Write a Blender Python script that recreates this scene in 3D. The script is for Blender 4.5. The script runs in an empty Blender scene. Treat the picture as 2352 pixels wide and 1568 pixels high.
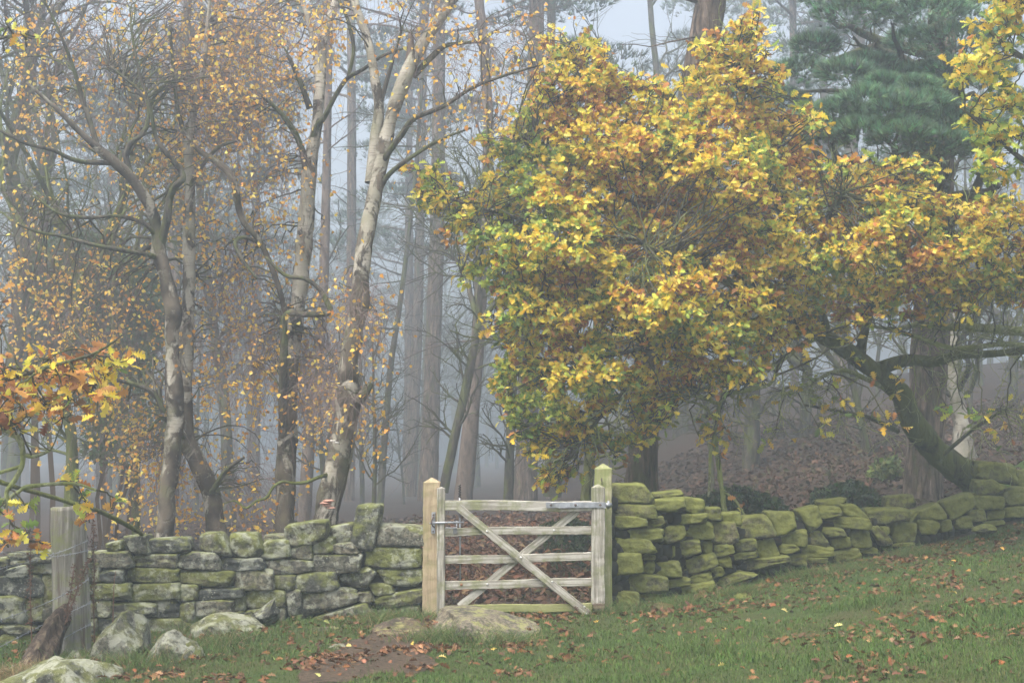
import bpy, math, random
import numpy as np
from mathutils import Vector, Matrix
R = math.radians
sc = bpy.context.scene
COL = sc.collection

# ------------------------------------------------------------------ camera
PITCH = math.atan(226/3267.0)
cam_d = bpy.data.cameras.new('camera'); cam = bpy.data.objects.new('camera', cam_d); COL.objects.link(cam)
cam.location = (0, 0, 1.6); cam.rotation_euler = (R(90)+PITCH, 0, 0)
cam_d.lens = 50; cam_d.sensor_width = 36; cam_d.clip_end = 600; cam_d.clip_start = .1
sc.camera = cam
# ------------------------------------------------------------------ world and sun (misty overcast morning)
SUN_EL, SUN_AZ = R(62), R(215)
w = bpy.data.worlds.new("World"); sc.world = w; w.use_nodes = True
nt = w.node_tree; bg = nt.nodes['Background']
sky = nt.nodes.new('ShaderNodeTexSky'); sky.sky_type = 'NISHITA'; sky.sun_disc = False
sky.sun_elevation = SUN_EL; sky.sun_rotation = SUN_AZ; sky.dust_density = 9; sky.air_density = 1.0; sky.ozone_density = 1.0
hs = nt.nodes.new('ShaderNodeHueSaturation'); hs.inputs['Saturation'].default_value = .55   # overcast: paler than a clear sky
nt.links.new(sky.outputs[0], hs.inputs['Color']); nt.links.new(hs.outputs[0], bg.inputs[0]); bg.inputs[1].default_value = 0.15
sd = bpy.data.lights.new('sun', 'SUN'); sd.energy = 0.85; sd.angle = R(30); sd.color = (1, .95, .88)
so = bpy.data.objects.new('sun', sd); COL.objects.link(so)
# towards the sun: azimuth measured so that the light comes from behind the camera
sdir = Vector((math.sin(SUN_AZ)*math.cos(SUN_EL), math.cos(SUN_AZ)*math.cos(SUN_EL), math.sin(SUN_EL)))
so.rotation_euler = sdir.to_track_quat('Z', 'Y').to_euler(); so.location = (0, -20, 40)
sc.view_settings.view_transform = 'Standard'; sc.view_settings.look = 'None'
sc.view_settings.exposure = 1.5; sc.view_settings.gamma = 1
cy = sc.cycles
cy.volume_bounces = 3; cy.max_bounces = 8; cy.diffuse_bounces = 3; cy.transmission_bounces = 4; cy.transparent_max_bounces = 8
cy.use_denoising = True; cy.use_adaptive_sampling = True; cy.adaptive_threshold = 0.012; cy.denoising_prefilter = 'ACCURATE'
HAZE_DENSITY = 0.0098

# ------------------------------------------------------------------ numeric helpers
def at(px, py, Y):
    """the point at depth Y seen at photograph position (px, py), in a 2352 px wide frame"""
    dx = (np.asarray(px, float)-1176)/3267; dy = (784-np.asarray(py, float))/3267
    c, s = math.cos(PITCH), math.sin(PITCH)
    wy = c-dy*s
    k = Y/wy
    return np.stack([dx*k, np.broadcast_to(Y, np.shape(dx*k))*1.0, 1.6+(s+dy*c)*k], -1)
PXM = 1/3267.0
def hash3(i, j, k, seed):
    i = np.atleast_1d(i); j = np.atleast_1d(j); k = np.atleast_1d(k)
    n = (i*374761393+j*668265263+k*2147483647+seed*974634777) & 0xffffffff
    n = ((n ^ (n >> 13))*1274126177) & 0xffffffff
    n = (n ^ (n >> 16)) & 0xffffffff
    n = (n*2246822519) & 0xffffffff
    return ((n ^ (n >> 15)) & 0xffff)/32767.5-1
def vn(p, seed=0):
    p = np.asarray(p, float); f = np.floor(p); i = f.astype(np.int64); t = p-f; t = t*t*(3-2*t)
    r = 0
    for a in (0, 1):
        for b in (0, 1):
            for c in (0, 1):
                wt = (t[..., 0] if a else 1-t[..., 0])*(t[..., 1] if b else 1-t[..., 1])*(t[..., 2] if c else 1-t[..., 2])
                r = r+wt*hash3(i[..., 0]+a, i[..., 1]+b, i[..., 2]+c, seed)
    return r
def fbm(p, seed=0, o=3):
    r = 0; a = 1.; q = np.asarray(p, float)
    for k in range(o):
        r = r+a*vn(q, seed+k*17); a *= .5; q = q*2.03+5.1
    return r
def vn2(x, y, seed=0): return vn(np.stack([x, y, np.zeros_like(x)+.37], -1), seed)
def nrm(v): return v/np.maximum(np.linalg.norm(v, axis=-1, keepdims=True), 1e-9)
def sstep(a, b, x):
    t = np.clip((x-a)/(b-a), 0, 1); return t*t*(3-2*t)
def ground(x, y):
    x = np.asarray(x, float); y = np.asarray(y, float)
    s = x-.95
    z = .105*(np.sqrt(s*s+.15)+s)*.5*np.clip(1.0, 0, 1)
    z = z-.12*sstep(-1.2, -4.2, x)
    z = z+.085*np.clip(y-16.5, 0, 30)*sstep(.3, 6.5, x)
    z = z-.012*np.clip(y-15, 0, 60)*sstep(3, -2, x)
    z = z+.72*np.exp(-((x-7.6)/1.1)**2-((y-19.1)/.8)**2)
    z = z+.035*vn2(x*.8, y*.8, 3)+.012*vn2(x*3, y*3, 4)
    return z

# ------------------------------------------------------------------ mesh helpers
def make(name, verts, faces, mat, parent=None, cols=None, smooth=True):
    """verts (N,3); faces: a (M,k) array or a list of such arrays; one mesh object"""
    verts = np.ascontiguousarray(np.asarray(verts, np.float32).reshape(-1, 3))
    if not isinstance(faces, list): faces = [faces]
    faces = [np.asarray(f, np.int32) for f in faces if len(f)]
    me = bpy.data.meshes.new(name)
    me.vertices.add(len(verts)); me.vertices.foreach_set('co', verts.ravel())
    li = np.concatenate([f.ravel() for f in faces]); tot = np.concatenate([np.full(len(f), f.shape[1], np.int32) for f in faces])
    st = np.concatenate([[0], np.cumsum(tot)[:-1]]).astype(np.int32)
    me.loops.add(len(li)); me.loops.foreach_set('vertex_index', li)
    me.polygons.add(len(tot)); me.polygons.foreach_set('loop_start', st); me.polygons.foreach_set('loop_total', tot)
    me.polygons.foreach_set('use_smooth', np.full(len(tot), smooth, bool))
    me.update(calc_edges=True)
    if cols is not None:
        a = me.color_attributes.new('tint', 'FLOAT_COLOR', 'POINT')
        c = np.ones((len(verts), 4), np.float32); c[:, :3] = cols; a.data.foreach_set('color', c.ravel())
    if mat: me.materials.append(mat)
    o = bpy.data.objects.new(name, me); COL.objects.link(o)
    if parent is not None: o.parent = parent; o.matrix_parent_inverse = parent.matrix_world.inverted()
    return o
def thing(name, label, cat, loc=(0, 0, 0), group=None):
    o = bpy.data.objects.new(name, None); COL.objects.link(o); o.location = [float(v) for v in loc]
    o.empty_display_size = .2; o.matrix_world = Matrix.Translation(o.location)
    return tag(o, label, cat, group)
def tag(o, label=None, cat=None, group=None, kind=None):
    if label: o['label'] = label
    if cat: o['category'] = cat
    if group: o['group'] = group
    if kind: o['kind'] = kind
    return o
class MB:
    def __init__(s): s.v = []; s.f = []; s.c = []; s.n = 0
    def add(s, v, f, c=None):
        v = np.asarray(v, float).reshape(-1, 3)
        for g in (f if isinstance(f, list) else [f]): s.f.append(np.asarray(g, np.int64)+s.n)
        s.v.append(v); s.n += len(v)
        if c is not None: s.c.append(np.broadcast_to(c, (len(v), 3)))
        return s
    def build(s, name, mat, parent=None, smooth=True):
        return make(name, np.concatenate(s.v), [f for f in s.f], mat, parent, np.concatenate(s.c) if s.c else None, smooth)
def spline(P, n):
    """Catmull-Rom through control rows P (any width), n samples"""
    P = np.asarray(P, float); Q = np.vstack([2*P[0]-P[1], P, 2*P[-1]-P[-2]])
    m = len(P)-1; t = np.linspace(0, m, n); i = np.minimum(t.astype(int), m-1); u = (t-i)[:, None]
    a, b, c, d = Q[i], Q[i+1], Q[i+2], Q[i+3]
    return .5*(2*b+(c-a)*u+(2*a-5*b+4*c-d)*u*u+(3*b-a-3*c+d)*u**3)
def tubes(P, Rd, k=3):
    """P (M,n,3) paths, Rd (M,n) radii -> verts, quads for all tubes at once"""
    M, n, _ = P.shape
    T = nrm(np.gradient(P, axis=1)); ref = np.where(np.abs(T[:, :1, 2:3]) > .8, [[[1., 0, 0]]], [[[0, 0, 1.]]])
    ref = np.broadcast_to(ref, T.shape); A = nrm(np.cross(T, ref)); B = np.cross(T, A)
    th = np.arange(k)*2*math.pi/k
    ring = P[:, :, None]+Rd[:, :, None, None]*(A[:, :, None]*np.cos(th)[:, None]+B[:, :, None]*np.sin(th)[:, None])
    idx = np.arange(M*n*k).reshape(M, n, k); a = idx[:, :-1]; b = idx[:, 1:]
    q = np.stack([a, np.roll(a, -1, 2), np.roll(b, -1, 2), b], -1).reshape(-1, 4)
    return ring.reshape(-1, 3), q
def trunk_tube(P, Rd, k=20, lump=.0, lscale=4, seed=0, cap=True, ridge=0, flare=0):
    """one thick tube with parallel-transported frame and a lumpy surface"""
    n = len(P); T = nrm(np.gradient(P, axis=0)); A = np.zeros_like(P)
    a = np.cross(T[0], [0, 1., .13]); a /= np.linalg.norm(a)
    for i in range(n):
        a = a-T[i]*np.dot(a, T[i]); a /= np.linalg.norm(a); A[i] = a
    B = np.cross(T, A); th = np.arange(k)*2*math.pi/k
    d = A[:, None]*np.cos(th)[None, :, None]+B[:, None]*np.sin(th)[None, :, None]
    base = P[:, None]+Rd[:, None, None]*d
    amp = 1+lump*fbm(base*lscale, seed, 3)
    if ridge: amp = amp+ridge*np.abs(vn(np.stack([d[..., 0]*4.5+0*amp, d[..., 1]*4.5, base[..., 2]*1.1], -1), seed+5))
    if flare: 
        s = np.linspace(0, 1, n)[:, None]; amp = amp+flare*np.exp(-s*n*.22)*(.6+.6*np.cos(th*5+seed)[None])
    V = P[:, None]+(Rd[:, None]*amp)[..., None]*d
    idx = np.arange(n*k).reshape(n, k)
    q = np.stack([idx[:-1], np.roll(idx[:-1], -1, 1), np.roll(idx[1:], -1, 1), idx[1:]], -1).reshape(-1, 4)
    V = V.reshape(-1, 3); fs = [q]
    if cap:
        V = np.vstack([V, P[-1]+T[-1]*Rd[-1]*.3]); e = idx[-1]
        fs.append(np.stack([e, np.roll(e, -1), np.full(k, n*k)], -1))
    return V, fs
def grow(S, D, L, n, wander, grav, rng, curl=0):
    P = [S]; d = nrm(D); S = S.copy()
    for i in range(n-1):
        d = nrm(d+wander*rng.normal(size=d.shape)+np.array([0, 0, grav]))
        S = S+d*(L/(n-1))[:, None]; P.append(S)
    return np.stack(P, 1)
def spawn(P, Rd, L, k, t0, t1, ang, rng, frac=(.4, .7), rfrac=.6):
    M, n, _ = P.shape; t = rng.uniform(t0, t1, (M, k))*(n-1); i = np.minimum(t.astype(int), n-2); u = t-i
    m = np.arange(M)[:, None]
    S = P[m, i]*(1-u[..., None])+P[m, i+1]*u[..., None]; T = nrm(P[m, i+1]-P[m, i])
    r = nrm(np.cross(T, rng.normal(size=T.shape))); a = (ang*rng.uniform(.6, 1.3, (M, k)))[..., None]
    D = T*np.cos(a)+r*np.sin(a)
    Ln = L[:, None]*rng.uniform(*frac, (M, k))*(1.15-.6*t/(n-1)); Rn = (Rd[m, i]*(1-u)+Rd[m, i+1]*u)*rfrac
    return S.reshape(-1, 3), D.reshape(-1, 3), Ln.ravel(), Rn.ravel()
def taper(r0, n, end=.25): return r0[:, None]*np.linspace(1, end, n)[None]

# leaf templates: rows of (t, half width)
OAK = np.array([(0, .015), (.14, .04), (.27, .20), (.30, .07), (.47, .33), (.50, .10), (.69, .37), (.73, .13), (.90, .24), (1, .0)])
BIRCH = np.array([(0, .0), (.28, .36), (.62, .25), (1, .0)])
BLOB = np.array([(0, .02), (.4, .36), (1, .0)])
def leaves(pos, adir, ndir, size, cols, rng, tpl=OAK, fold=.35, bend=.35, wide=1.0):
    """leaf blades: pos (N,3), adir along the midrib, ndir about the normal"""
    N = len(pos); a = nrm(adir); n_ = nrm(ndir-a*np.sum(ndir*a, -1, keepdims=True)); b = np.cross(n_, a)
    m = len(tpl); t = tpl[:, 0]; wd = tpl[:, 1]*wide
    fo = rng.normal(fold, .25, (N, 1)); be = rng.normal(bend, .35, (N, 1)); tw = rng.normal(0, .25, (N, 1))
    zc = -be*t[None]**2*.5
    def row(sg):
        y = sg*wd[None]*(1+0*fo); z = zc+np.abs(y)*fo+tw*y*t[None]
        return t[None]+0*fo, y, z
    rows = [row(0), row(1), row(-1)]
    V = np.stack([np.stack(r, -1) for r in rows], 1)  # N,3,m,3
    V = V*size[:, None, None, None]
    Wd = pos[:, None, None]+V[..., 0:1]*a[:, None, None]+V[..., 1:2]*b[:, None, None]+V[..., 2:3]*n_[:, None, None]
    base = (np.arange(N)*3*m)[:, None, None]
    i = np.arange(m-1)
    qa = np.stack([i, i+1, m+i+1, m+i], -1); qb = np.stack([i+1, i, 2*m+i, 2*m+i+1], -1)
    q = (base+np.vstack([qa, qb])[None]).reshape(-1, 4)
    C = np.repeat(cols, 3*m, 0)
    return Wd.reshape(-1, 3), q, C
def needles(pos, d, L, k, wid, cols, rng, spread=.9):
    """tufts of k needles (thin triangles) round direction d"""
    N = len(pos); r = rng.normal(size=(N, k, 3)); D = nrm(nrm(d)[:, None]+spread*nrm(r)*rng.uniform(.3, 1, (N, k, 1)))
    s = nrm(np.cross(D, rng.normal(size=(N, k, 3))))*wid
    l = L[:, None, None]*rng.uniform(.7, 1.1, (N, k, 1))
    p = pos[:, None]+D*l*.02
    V = np.stack([p-s, p+s, p+D*l], 2).reshape(-1, 3)
    f = np.arange(N*k*3).reshape(-1, 3)
    c = np.repeat(cols, k*3, 0)
    return V, f, c
def pal(cs, n, rng, p=None, jit=.12):
    cs = np.array(cs); c = cs[rng.choice(len(cs), n, p=p)]
    return np.clip(c*(1+jit*rng.normal(size=(n, 1)))*(1+.5*jit*rng.normal(size=(n, 3))), .002, .95)
def inpoly(x, y, P):
    P = np.asarray(P, float); r = np.zeros(x.shape, bool); j = len(P)-1
    for i in range(len(P)):
        xi, yi = P[i]; xj, yj = P[j]
        c = ((yi > y) != (yj > y)) & (x < (xj-xi)*(y-yi)/(yj-yi+1e-9)+xi); r ^= c; j = i
    return r
def edged(x, y, P):
    P = np.asarray(P, float); d = np.full(x.shape, 1e9)
    for i in range(len(P)):
        a, b = P[i-1], P[i]; ab = b-a; t = np.clip(((x-a[0])*ab[0]+(y-a[1])*ab[1])/(ab@ab+1e-9), 0, 1)
        d = np.minimum(d, np.hypot(x-a[0]-t*ab[0], y-a[1]-t*ab[1]))
    return d

# ------------------------------------------------------------------ materials
def mat_new(name):
    m = bpy.data.materials.new(name); m.use_nodes = True; nt = m.node_tree
    return m, nt, nt.nodes['Principled BSDF'], nt.nodes['Material Output']
class NT:
    def __init__(s, nt, coord='Object'):
        s.nt = nt; tc = nt.nodes.new('ShaderNodeTexCoord'); s.co = tc.outputs[coord]
    def n(s, t, **k):
        x = s.nt.nodes.new(t)
        for a, b in k.items():
            if a.startswith('i_'):
                x.inputs[int(a[2:]) if a[2:].isdigit() else a[2:]].default_value = b
            else: setattr(x, a, b)
        return x
    def L(s, a, b): s.nt.links.new(a, b)
    def mapped(s, scale, loc=(0, 0, 0)):
        m = s.n('ShaderNodeMapping'); m.inputs['Scale'].default_value = scale; m.inputs['Location'].default_value = loc; s.L(s.co, m.inputs['Vector']); return m.outputs[0]
    def noise(s, scale, det=4, vec=None, rough=.6, dist=0):
        x = s.n('ShaderNodeTexNoise'); x.inputs['Scale'].default_value = scale; x.inputs['Detail'].default_value = det
        x.inputs['Roughness'].default_value = rough; x.inputs['Distortion'].default_value = dist
        s.L(vec if vec is not None else s.co, x.inputs['Vector']); return x.outputs['Fac']
    def ramp(s, fac, stops, interp='LINEAR'):
        r = s.n('ShaderNodeValToRGB'); e = r.color_ramp.elements; r.color_ramp.interpolation = interp
        while len(e) < len(stops): e.new(.5)
        for k, (p, c) in enumerate(stops): e[k].position = p; e[k].color = (*c, 1) if not isinstance(c, (int, float)) else (c, c, c, 1)
        s.L(fac, r.inputs[0]); return r.outputs[0]
    def mix(s, f, a, b, mode='MIX'):
        m = s.n('ShaderNodeMix', data_type='RGBA', blend_type=mode)
        for k, v in ((0, f), (6, a), (7, b)):
            if isinstance(v, (int, float)): m.inputs[k].default_value = v
            elif isinstance(v, tuple): m.inputs[k].default_value = (*v, 1)
            else: s.L(v, m.inputs[k])
        return m.outputs[2]
    def math(s, op, a, b=0.):
        m = s.n('ShaderNodeMath', operation=op)
        for k, v in ((0, a), (1, b)):
            if isinstance(v, (int, float)): m.inputs[k].default_value = v
            else: s.L(v, m.inputs[k])
        return m.outputs[0]
    def bump(s, h, st, dist=.02, normal=None):
        b = s.n('ShaderNodeBump'); b.inputs['Strength'].default_value = st; b.inputs['Distance'].default_value = dist; s.L(h, b.inputs['Height'])
        if normal is not None: s.L(normal, b.inputs['Normal'])
        return b.outputs[0]
    def rand(s):
        return s.n('ShaderNodeObjectInfo').outputs['Random']
def leafmat(name, transl=.35, rough=.6, spec=.25):
    m, nt, b, out = mat_new(name); N = NT(nt)
    a = N.n('ShaderNodeAttribute', attribute_name='tint'); v = N.noise(40, 2)
    c = N.mix(N.math('MULTIPLY', v, .35), a.outputs['Color'], (.16, .08, .03))
    N.L(c, b.inputs['Base Color']); b.inputs['Roughness'].default_value = rough; b.inputs['Specular IOR Level'].default_value = spec
    if transl:
        t = N.n('ShaderNodeBsdfTranslucent'); N.L(a.outputs['Color'], t.inputs[0])
        mx = N.n('ShaderNodeMixShader'); mx.inputs[0].default_value = transl; N.L(b.outputs[0], mx.inputs[1]); N.L(t.outputs[0], mx.inputs[2]); N.L(mx.outputs[0], out.inputs[0])
    return m
def stonemat(name, cols, moss, mossamt, lich, lichamt, dark=.3, pale=(.42, .42, .36)):
    m, nt, b, out = mat_new(name); N = NT(nt)
    rnd = N.rand(); off = N.n('ShaderNodeVectorMath', operation='ADD'); N.L(N.co, off.inputs[0])
    cv = N.n('ShaderNodeCombineXYZ'); N.L(N.math('MULTIPLY', rnd, 37.), cv.inputs[0]); N.L(cv.outputs[0], off.inputs[1]); N.co = off.outputs[0]
    base = N.ramp(rnd, [(0, cols[0]), (.35, cols[1]), (.7, cols[2]), (1, cols[3 % len(cols)])])
    n1 = N.noise(3.5, 6); n2 = N.noise(28, 6, rough=.7); n3 = N.noise(9, 5, rough=.65)
    c = N.mix(N.ramp(n1, [(.38, 0.), (.62, 1.)]), base, N.mix(.7, base, (.035, .036, .035)))
    c = N.mix(N.math('MULTIPLY', N.ramp(n2, [(.44, 0.), (.54, 1.)]), .75), c, N.mix(.8, c, (.015, .015, .013)))
    # algae lies on top faces and spreads down
    g = N.n('ShaderNodeNewGeometry'); sx = N.n('ShaderNodeSeparateXYZ'); N.L(g.outputs['Normal'], sx.inputs[0])
    up = N.math('MULTIPLY', sx.outputs[2], .22); rr = N.math('MULTIPLY', N.math('SUBTRACT', N.math('FRACT', N.math('MULTIPLY', rnd, 7.31)), .5), .35)
    mf = N.math('ADD', N.math('ADD', n3, up), rr)
    k = .62-mossamt*.5
    mfac = N.ramp(mf, [(k, 0.), (k+.2, 1.)])
    mc = N.mix(N.ramp(N.noise(14, 5), [(.3, 0.), (.7, 1.)]), moss, tuple(v*.5 for v in moss))
    c = N.mix(N.math('MULTIPLY', mfac, .88), c, mc)
    # pale crust lichen specks and patches
    vo = N.n('ShaderNodeTexVoronoi'); vo.inputs['Scale'].default_value = 34; N.L(N.co, vo.inputs['Vector'])
    sp = N.math('MULTIPLY', N.ramp(vo.outputs['Distance'], [(.16, 1.), (.26, 0.)]), N.ramp(N.noise(5, 3), [(.5, 0.), (.6, 1.)]))
    pt = N.ramp(N.noise(6.5, 7, rough=.75), [(.60-lichamt*.14, 0.), (.66-lichamt*.14, 1.)])
    c = N.mix(N.math('MULTIPLY', N.math('MAXIMUM', sp, N.math('MULTIPLY', pt, N.math('MULTIPLY', n2, 1.5))), lichamt), c, lich)
    N.L(c, b.inputs['Base Color']); b.inputs['Roughness'].default_value = .9; b.inputs['Specular IOR Level'].default_value = .2
    hn = N.math('ADD', N.math('MULTIPLY', n3, .8), N.math('MULTIPLY', n2, .35))
    N.L(N.bump(hn, 1.0, .04), b.inputs['Normal'])
    return m
def barkmat(name, c1, c2, c3, sc_=(7, 7, 1.6), bump=1., moss=None, mossamt=0, dist=.03):
    m, nt, b, out = mat_new(name); N = NT(nt); v = N.mapped(sc_)
    n1 = N.noise(1.6, 6, v, .65, .6); n2 = N.noise(5, 5, N.mapped((1, 1, .5)))
    c = N.ramp(n1, [(.32, c1), (.5, c2), (.68, c3)])
    if moss:
        c = N.mix(N.math('MULTIPLY', N.ramp(n2, [(.6-mossamt*.35, 0.), (.72-mossamt*.35, 1.)]), .8), c, moss)
    N.L(c, b.inputs['Base Color']); b.inputs['Roughness'].default_value = .95; b.inputs['Specular IOR Level'].default_value = .1
    N.L(N.bump(N.ramp(n1, [(.3, 0.), (.6, 1.)]), bump, dist), b.inputs['Normal']); return m
def birchmat(name, dark=.0, zdark=(1.0, 4.0)):
    m, nt, b, out = mat_new(name); N = NT(nt)
    n1 = N.noise(1.0, 6, N.mapped((4.2, 4.2, 2.6)), .7, .8); n2 = N.noise(1.0, 4, N.mapped((7, 7, 60)), .6); n3 = N.noise(3.0, 5)
    pale = N.mix(N.ramp(n3, [(.35, 0.), (.7, 1.)]), (.36, .335, .28), (.18, .17, .125))
    pale = N.mix(N.math('MULTIPLY', N.ramp(n2, [(.55, 0.), (.66, 1.)]), .6), pale, (.13, .10, .08))
    sx = N.n('ShaderNodeSeparateXYZ'); N.L(N.co, sx.inputs[0]); mr = N.n('ShaderNodeMapRange'); N.L(sx.outputs[2], mr.inputs[0])
    mr.inputs[1].default_value = zdark[0]; mr.inputs[2].default_value = zdark[1]; mr.inputs[3].default_value = .075; mr.inputs[4].default_value = -.02
    f = N.math('ADD', N.math('ADD', n1, mr.outputs[0]), dark)
    pl = N.ramp(f, [(.57, 0.), (.63, 1.)])
    c = N.mix(pl, pale, N.mix(N.ramp(n3, [(.4, 0.), (.6, 1.)]), (.035, .028, .022), (.12, .10, .075)))
    c = N.mix(N.math('MULTIPLY', N.ramp(N.noise(2.2, 4), [(.52, 0.), (.66, 1.)]), .5), c, (.10, .11, .045))
    N.L(c, b.inputs['Base Color']); b.inputs['Roughness'].default_value = .8; b.inputs['Specular IOR Level'].default_value = .15
    N.L(N.bump(N.math('ADD', N.math('MULTIPLY', pl, .8), N.math('MULTIPLY', n2, .3)), .8, .02), b.inputs['Normal']); return m
def woodmat(name, c1, c2, c3, algae=(.14, .16, .05), aamt=.3, grain=(1.2, 22, 22), streak=None):
    """grain runs along local X"""
    m, nt, b, out = mat_new(name); N = NT(nt); v = N.mapped(grain)
    n1 = N.noise(2.2, 6, v, .6, .3); n2 = N.noise(5.5, 6, None, .7); n3 = N.noise(6, 4, N.mapped((grain[0]*2.5, grain[1]*1.5, grain[2]*1.5)))
    c = N.ramp(n1, [(.3, c1), (.5, c2), (.68, c3)])
    c = N.mix(N.math('MULTIPLY', N.ramp(n2, [(.60-aamt*.25, 0.), (.74-aamt*.25, 1.)]), .65), c, algae)
    c = N.mix(N.math('MULTIPLY', N.ramp(n3, [(.62, 0.), (.70, 1.)]), .55), c, (.07, .06, .045))
    if streak: c = N.mix(N.math('MULTIPLY', N.ramp(N.noise(2.6, 3, N.mapped((.5, 5, 5))), [(.56, 0.), (.64, 1.)]), .8), c, streak)
    N.L(c, b.inputs['Base Color']); b.inputs['Roughness'].default_value = .85; b.inputs['Specular IOR Level'].default_value = .2
    N.L(N.bump(N.math('ADD', n1, N.math('MULTIPLY', n3, .6)), .6, .006), b.inputs['Normal']); return m
def plain(name, c, rough=.7, metal=0., var=.3, scale=12, bump=.2):
    m, nt, b, out = mat_new(name); N = NT(nt); n1 = N.noise(scale, 5, rough=.65)
    N.L(N.mix(N.ramp(n1, [(.35, 0.), (.65, 1.)]), c, tuple(v*(1-var) for v in c)), b.inputs['Base Color'])
    b.inputs['Roughness'].default_value = rough; b.inputs['Metallic'].default_value = metal; b.inputs['Specular IOR Level'].default_value = .3
    N.L(N.bump(n1, bump, .01), b.inputs['Normal']); return m

LEAF = leafmat('leaf_blades', .42); LITTER = leafmat('dead_leaf_blades', .08, .8); NEEDLE = leafmat('needle_blades', .1, .6); GRASSM = leafmat('grass_blades', .25, .6)
ST_L = stonemat('grey_gritstone', [(.125, .12, .085), (.20, .185, .13), (.07, .076, .07), (.19, .17, .12)], (.15, .165, .045), .3, (.34, .355, .29), .65)
ST_R = stonemat('algae_gritstone', [(.15, .145, .075), (.18, .165, .085), (.12, .12, .065), (.17, .15, .09)], (.175, .19, .045), .75, (.28, .30, .15), .22)
ST_B = stonemat('boulder_lichen', [(.15, .145, .10), (.12, .125, .10), (.17, .155, .11), (.14, .145, .09)], (.15, .16, .055), .1, (.32, .33, .27), .8)
ST_D = stonemat('path_slab_stone', [(.15, .10, .065), (.16, .11, .07), (.14, .095, .06), (.15, .10, .07)], (.16, .16, .05), -.5, (.36, .35, .15), .5)
ST_RED = stonemat('red_sandstone', [(.10, .055, .04), (.10, .05, .035), (.12, .06, .04), (.1, .05, .04)], (.10, .11, .03), .2, (.30, .13, .07), .6)
PINEB = barkmat('pine_bark', (.045, .036, .03), (.15, .115, .09), (.26, .20, .16), (9, 9, 1.7), 1.0, (.10, .11, .05), .15, .05)
PINER = barkmat('red_pine_bark', (.06, .048, .04), (.135, .105, .085), (.19, .15, .12), (7, 7, 2.2), .6)
DARKB = barkmat('dark_bark', (.03, .028, .024), (.075, .066, .052), (.12, .105, .075), (8, 8, 2), .8, (.09, .105, .035), .4)
OAKB = barkmat('oak_bark', (.03, .03, .018), (.075, .08, .034), (.115, .115, .052), (11, 11, 2.6), .9, (.12, .14, .035), .6)
LICHB = barkmat('lichen_bark', (.09, .09, .05), (.25, .27, .14), (.45, .47, .33), (18, 18, 9), .7, (.22, .26, .07), .5)
TWIGM = barkmat('birch_twig_bark', (.12, .09, .085), (.20, .15, .14), (.28, .22, .205), (10, 10, 10), .1)
BIRCHA = birchmat('dark_birch_bark', .12, (-3, 12)); BIRCHM = birchmat('birch_bark', .055); BIRCHD = birchmat('old_birch_bark', .065, (.5, 5.5))  # BIRCHA is the darker bark, with more black plates
exec_order = []

# ------------------------------------------------------------------ ground
def wallY(px):
    px = np.asarray(px, float)
    return np.where(px < 1200, 12.35+px/960*.72, 13.2+np.clip(px-1400, 0, None)/952*4.2)
def wall_y_at_x(x):
    x = np.asarray(x, float); y = np.full(x.shape, 13.)
    for _ in range(8): y = wallY(1176+x/y*3267*.998)
    return y
def gp(px, py, dz=0):
    """where the line of sight through a photograph position meets the ground"""
    px = np.asarray(px, float); py = np.asarray(py, float); lo = np.full(px.shape, 5.); hi = np.full(px.shape, 60.)
    for _ in range(30):
        m = (lo+hi)/2; p = at(px, py, m); above = p[..., 2] > ground(p[..., 0], p[..., 1])
        lo = np.where(above, m, lo); hi = np.where(above, hi, m)
    p = at(px, py, lo); p[..., 2] = ground(p[..., 0], p[..., 1])+dz; return p
def sheet(name, xs, ys, dz, mat, mask=None):
    X, Y = np.meshgrid(xs, ys); Z = ground(X, Y)+dz
    V = np.stack([X, Y, Z], -1).reshape(-1, 3); nx, ny = len(xs), len(ys)
    i = np.arange(nx*ny).reshape(ny, nx); q = np.stack([i[:-1, :-1], i[:-1, 1:], i[1:, 1:], i[1:, :-1]], -1).reshape(-1, 4)
    if mask is not None:
        c = V[q].mean(1); q = q[mask(c[:, 0], c[:, 1])]
        u, inv = np.unique(q, return_inverse=True); V = V[u]; q = inv.reshape(-1, 4)
    return make(name, V, q, mat)
def soil(name, a, b, c, sc1=1.3, sc2=30, bump=.6):
    m, nt, bs, out = mat_new(name); N = NT(nt)
    n1 = N.noise(sc1, 5, rough=.65); n2 = N.noise(sc2, 4, rough=.7)
    col = N.mix(N.ramp(n1, [(.38, 0.), (.62, 1.)]), a, b); col = N.mix(N.ramp(n2, [(.4, 0.), (.65, 1.)]), col, c)
    N.L(col, bs.inputs['Base Color']); bs.inputs['Roughness'].default_value = .95; bs.inputs['Specular IOR Level'].default_value = .1
    N.L(N.bump(n2, bump, .03), bs.inputs['Normal']); return m
SOILF = soil('leafy_soil', (.032, .021, .016), (.024, .021, .014), (.05, .031, .022), .9, 22)  # soil brown, darkened to carry the shade under the trees
SOILG = soil('turf', (.045, .07, .02), (.07, .06, .028), (.03, .045, .015), 1.1, 35)
SOILP = soil('trodden_earth', (.06, .044, .032), (.035, .028, .021), (.10, .072, .05), 4.5, 30, 1.)
xs = np.concatenate([np.linspace(-85, -9, 40), np.arange(-8.8, 9, .12), np.linspace(9.3, 85, 40)])
ys = np.concatenate([np.arange(3, 20, .12), np.linspace(20.3, 150, 130)])
tag(sheet('ground', xs, ys, 0, SOILF), kind='structure')
front = lambda x, y: y < wall_y_at_x(x)-.02
tag(sheet('grass_field', np.arange(-8.5, 12, .1), np.arange(3.2, 19, .1), .004, SOILG, front), kind='structure')
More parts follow.
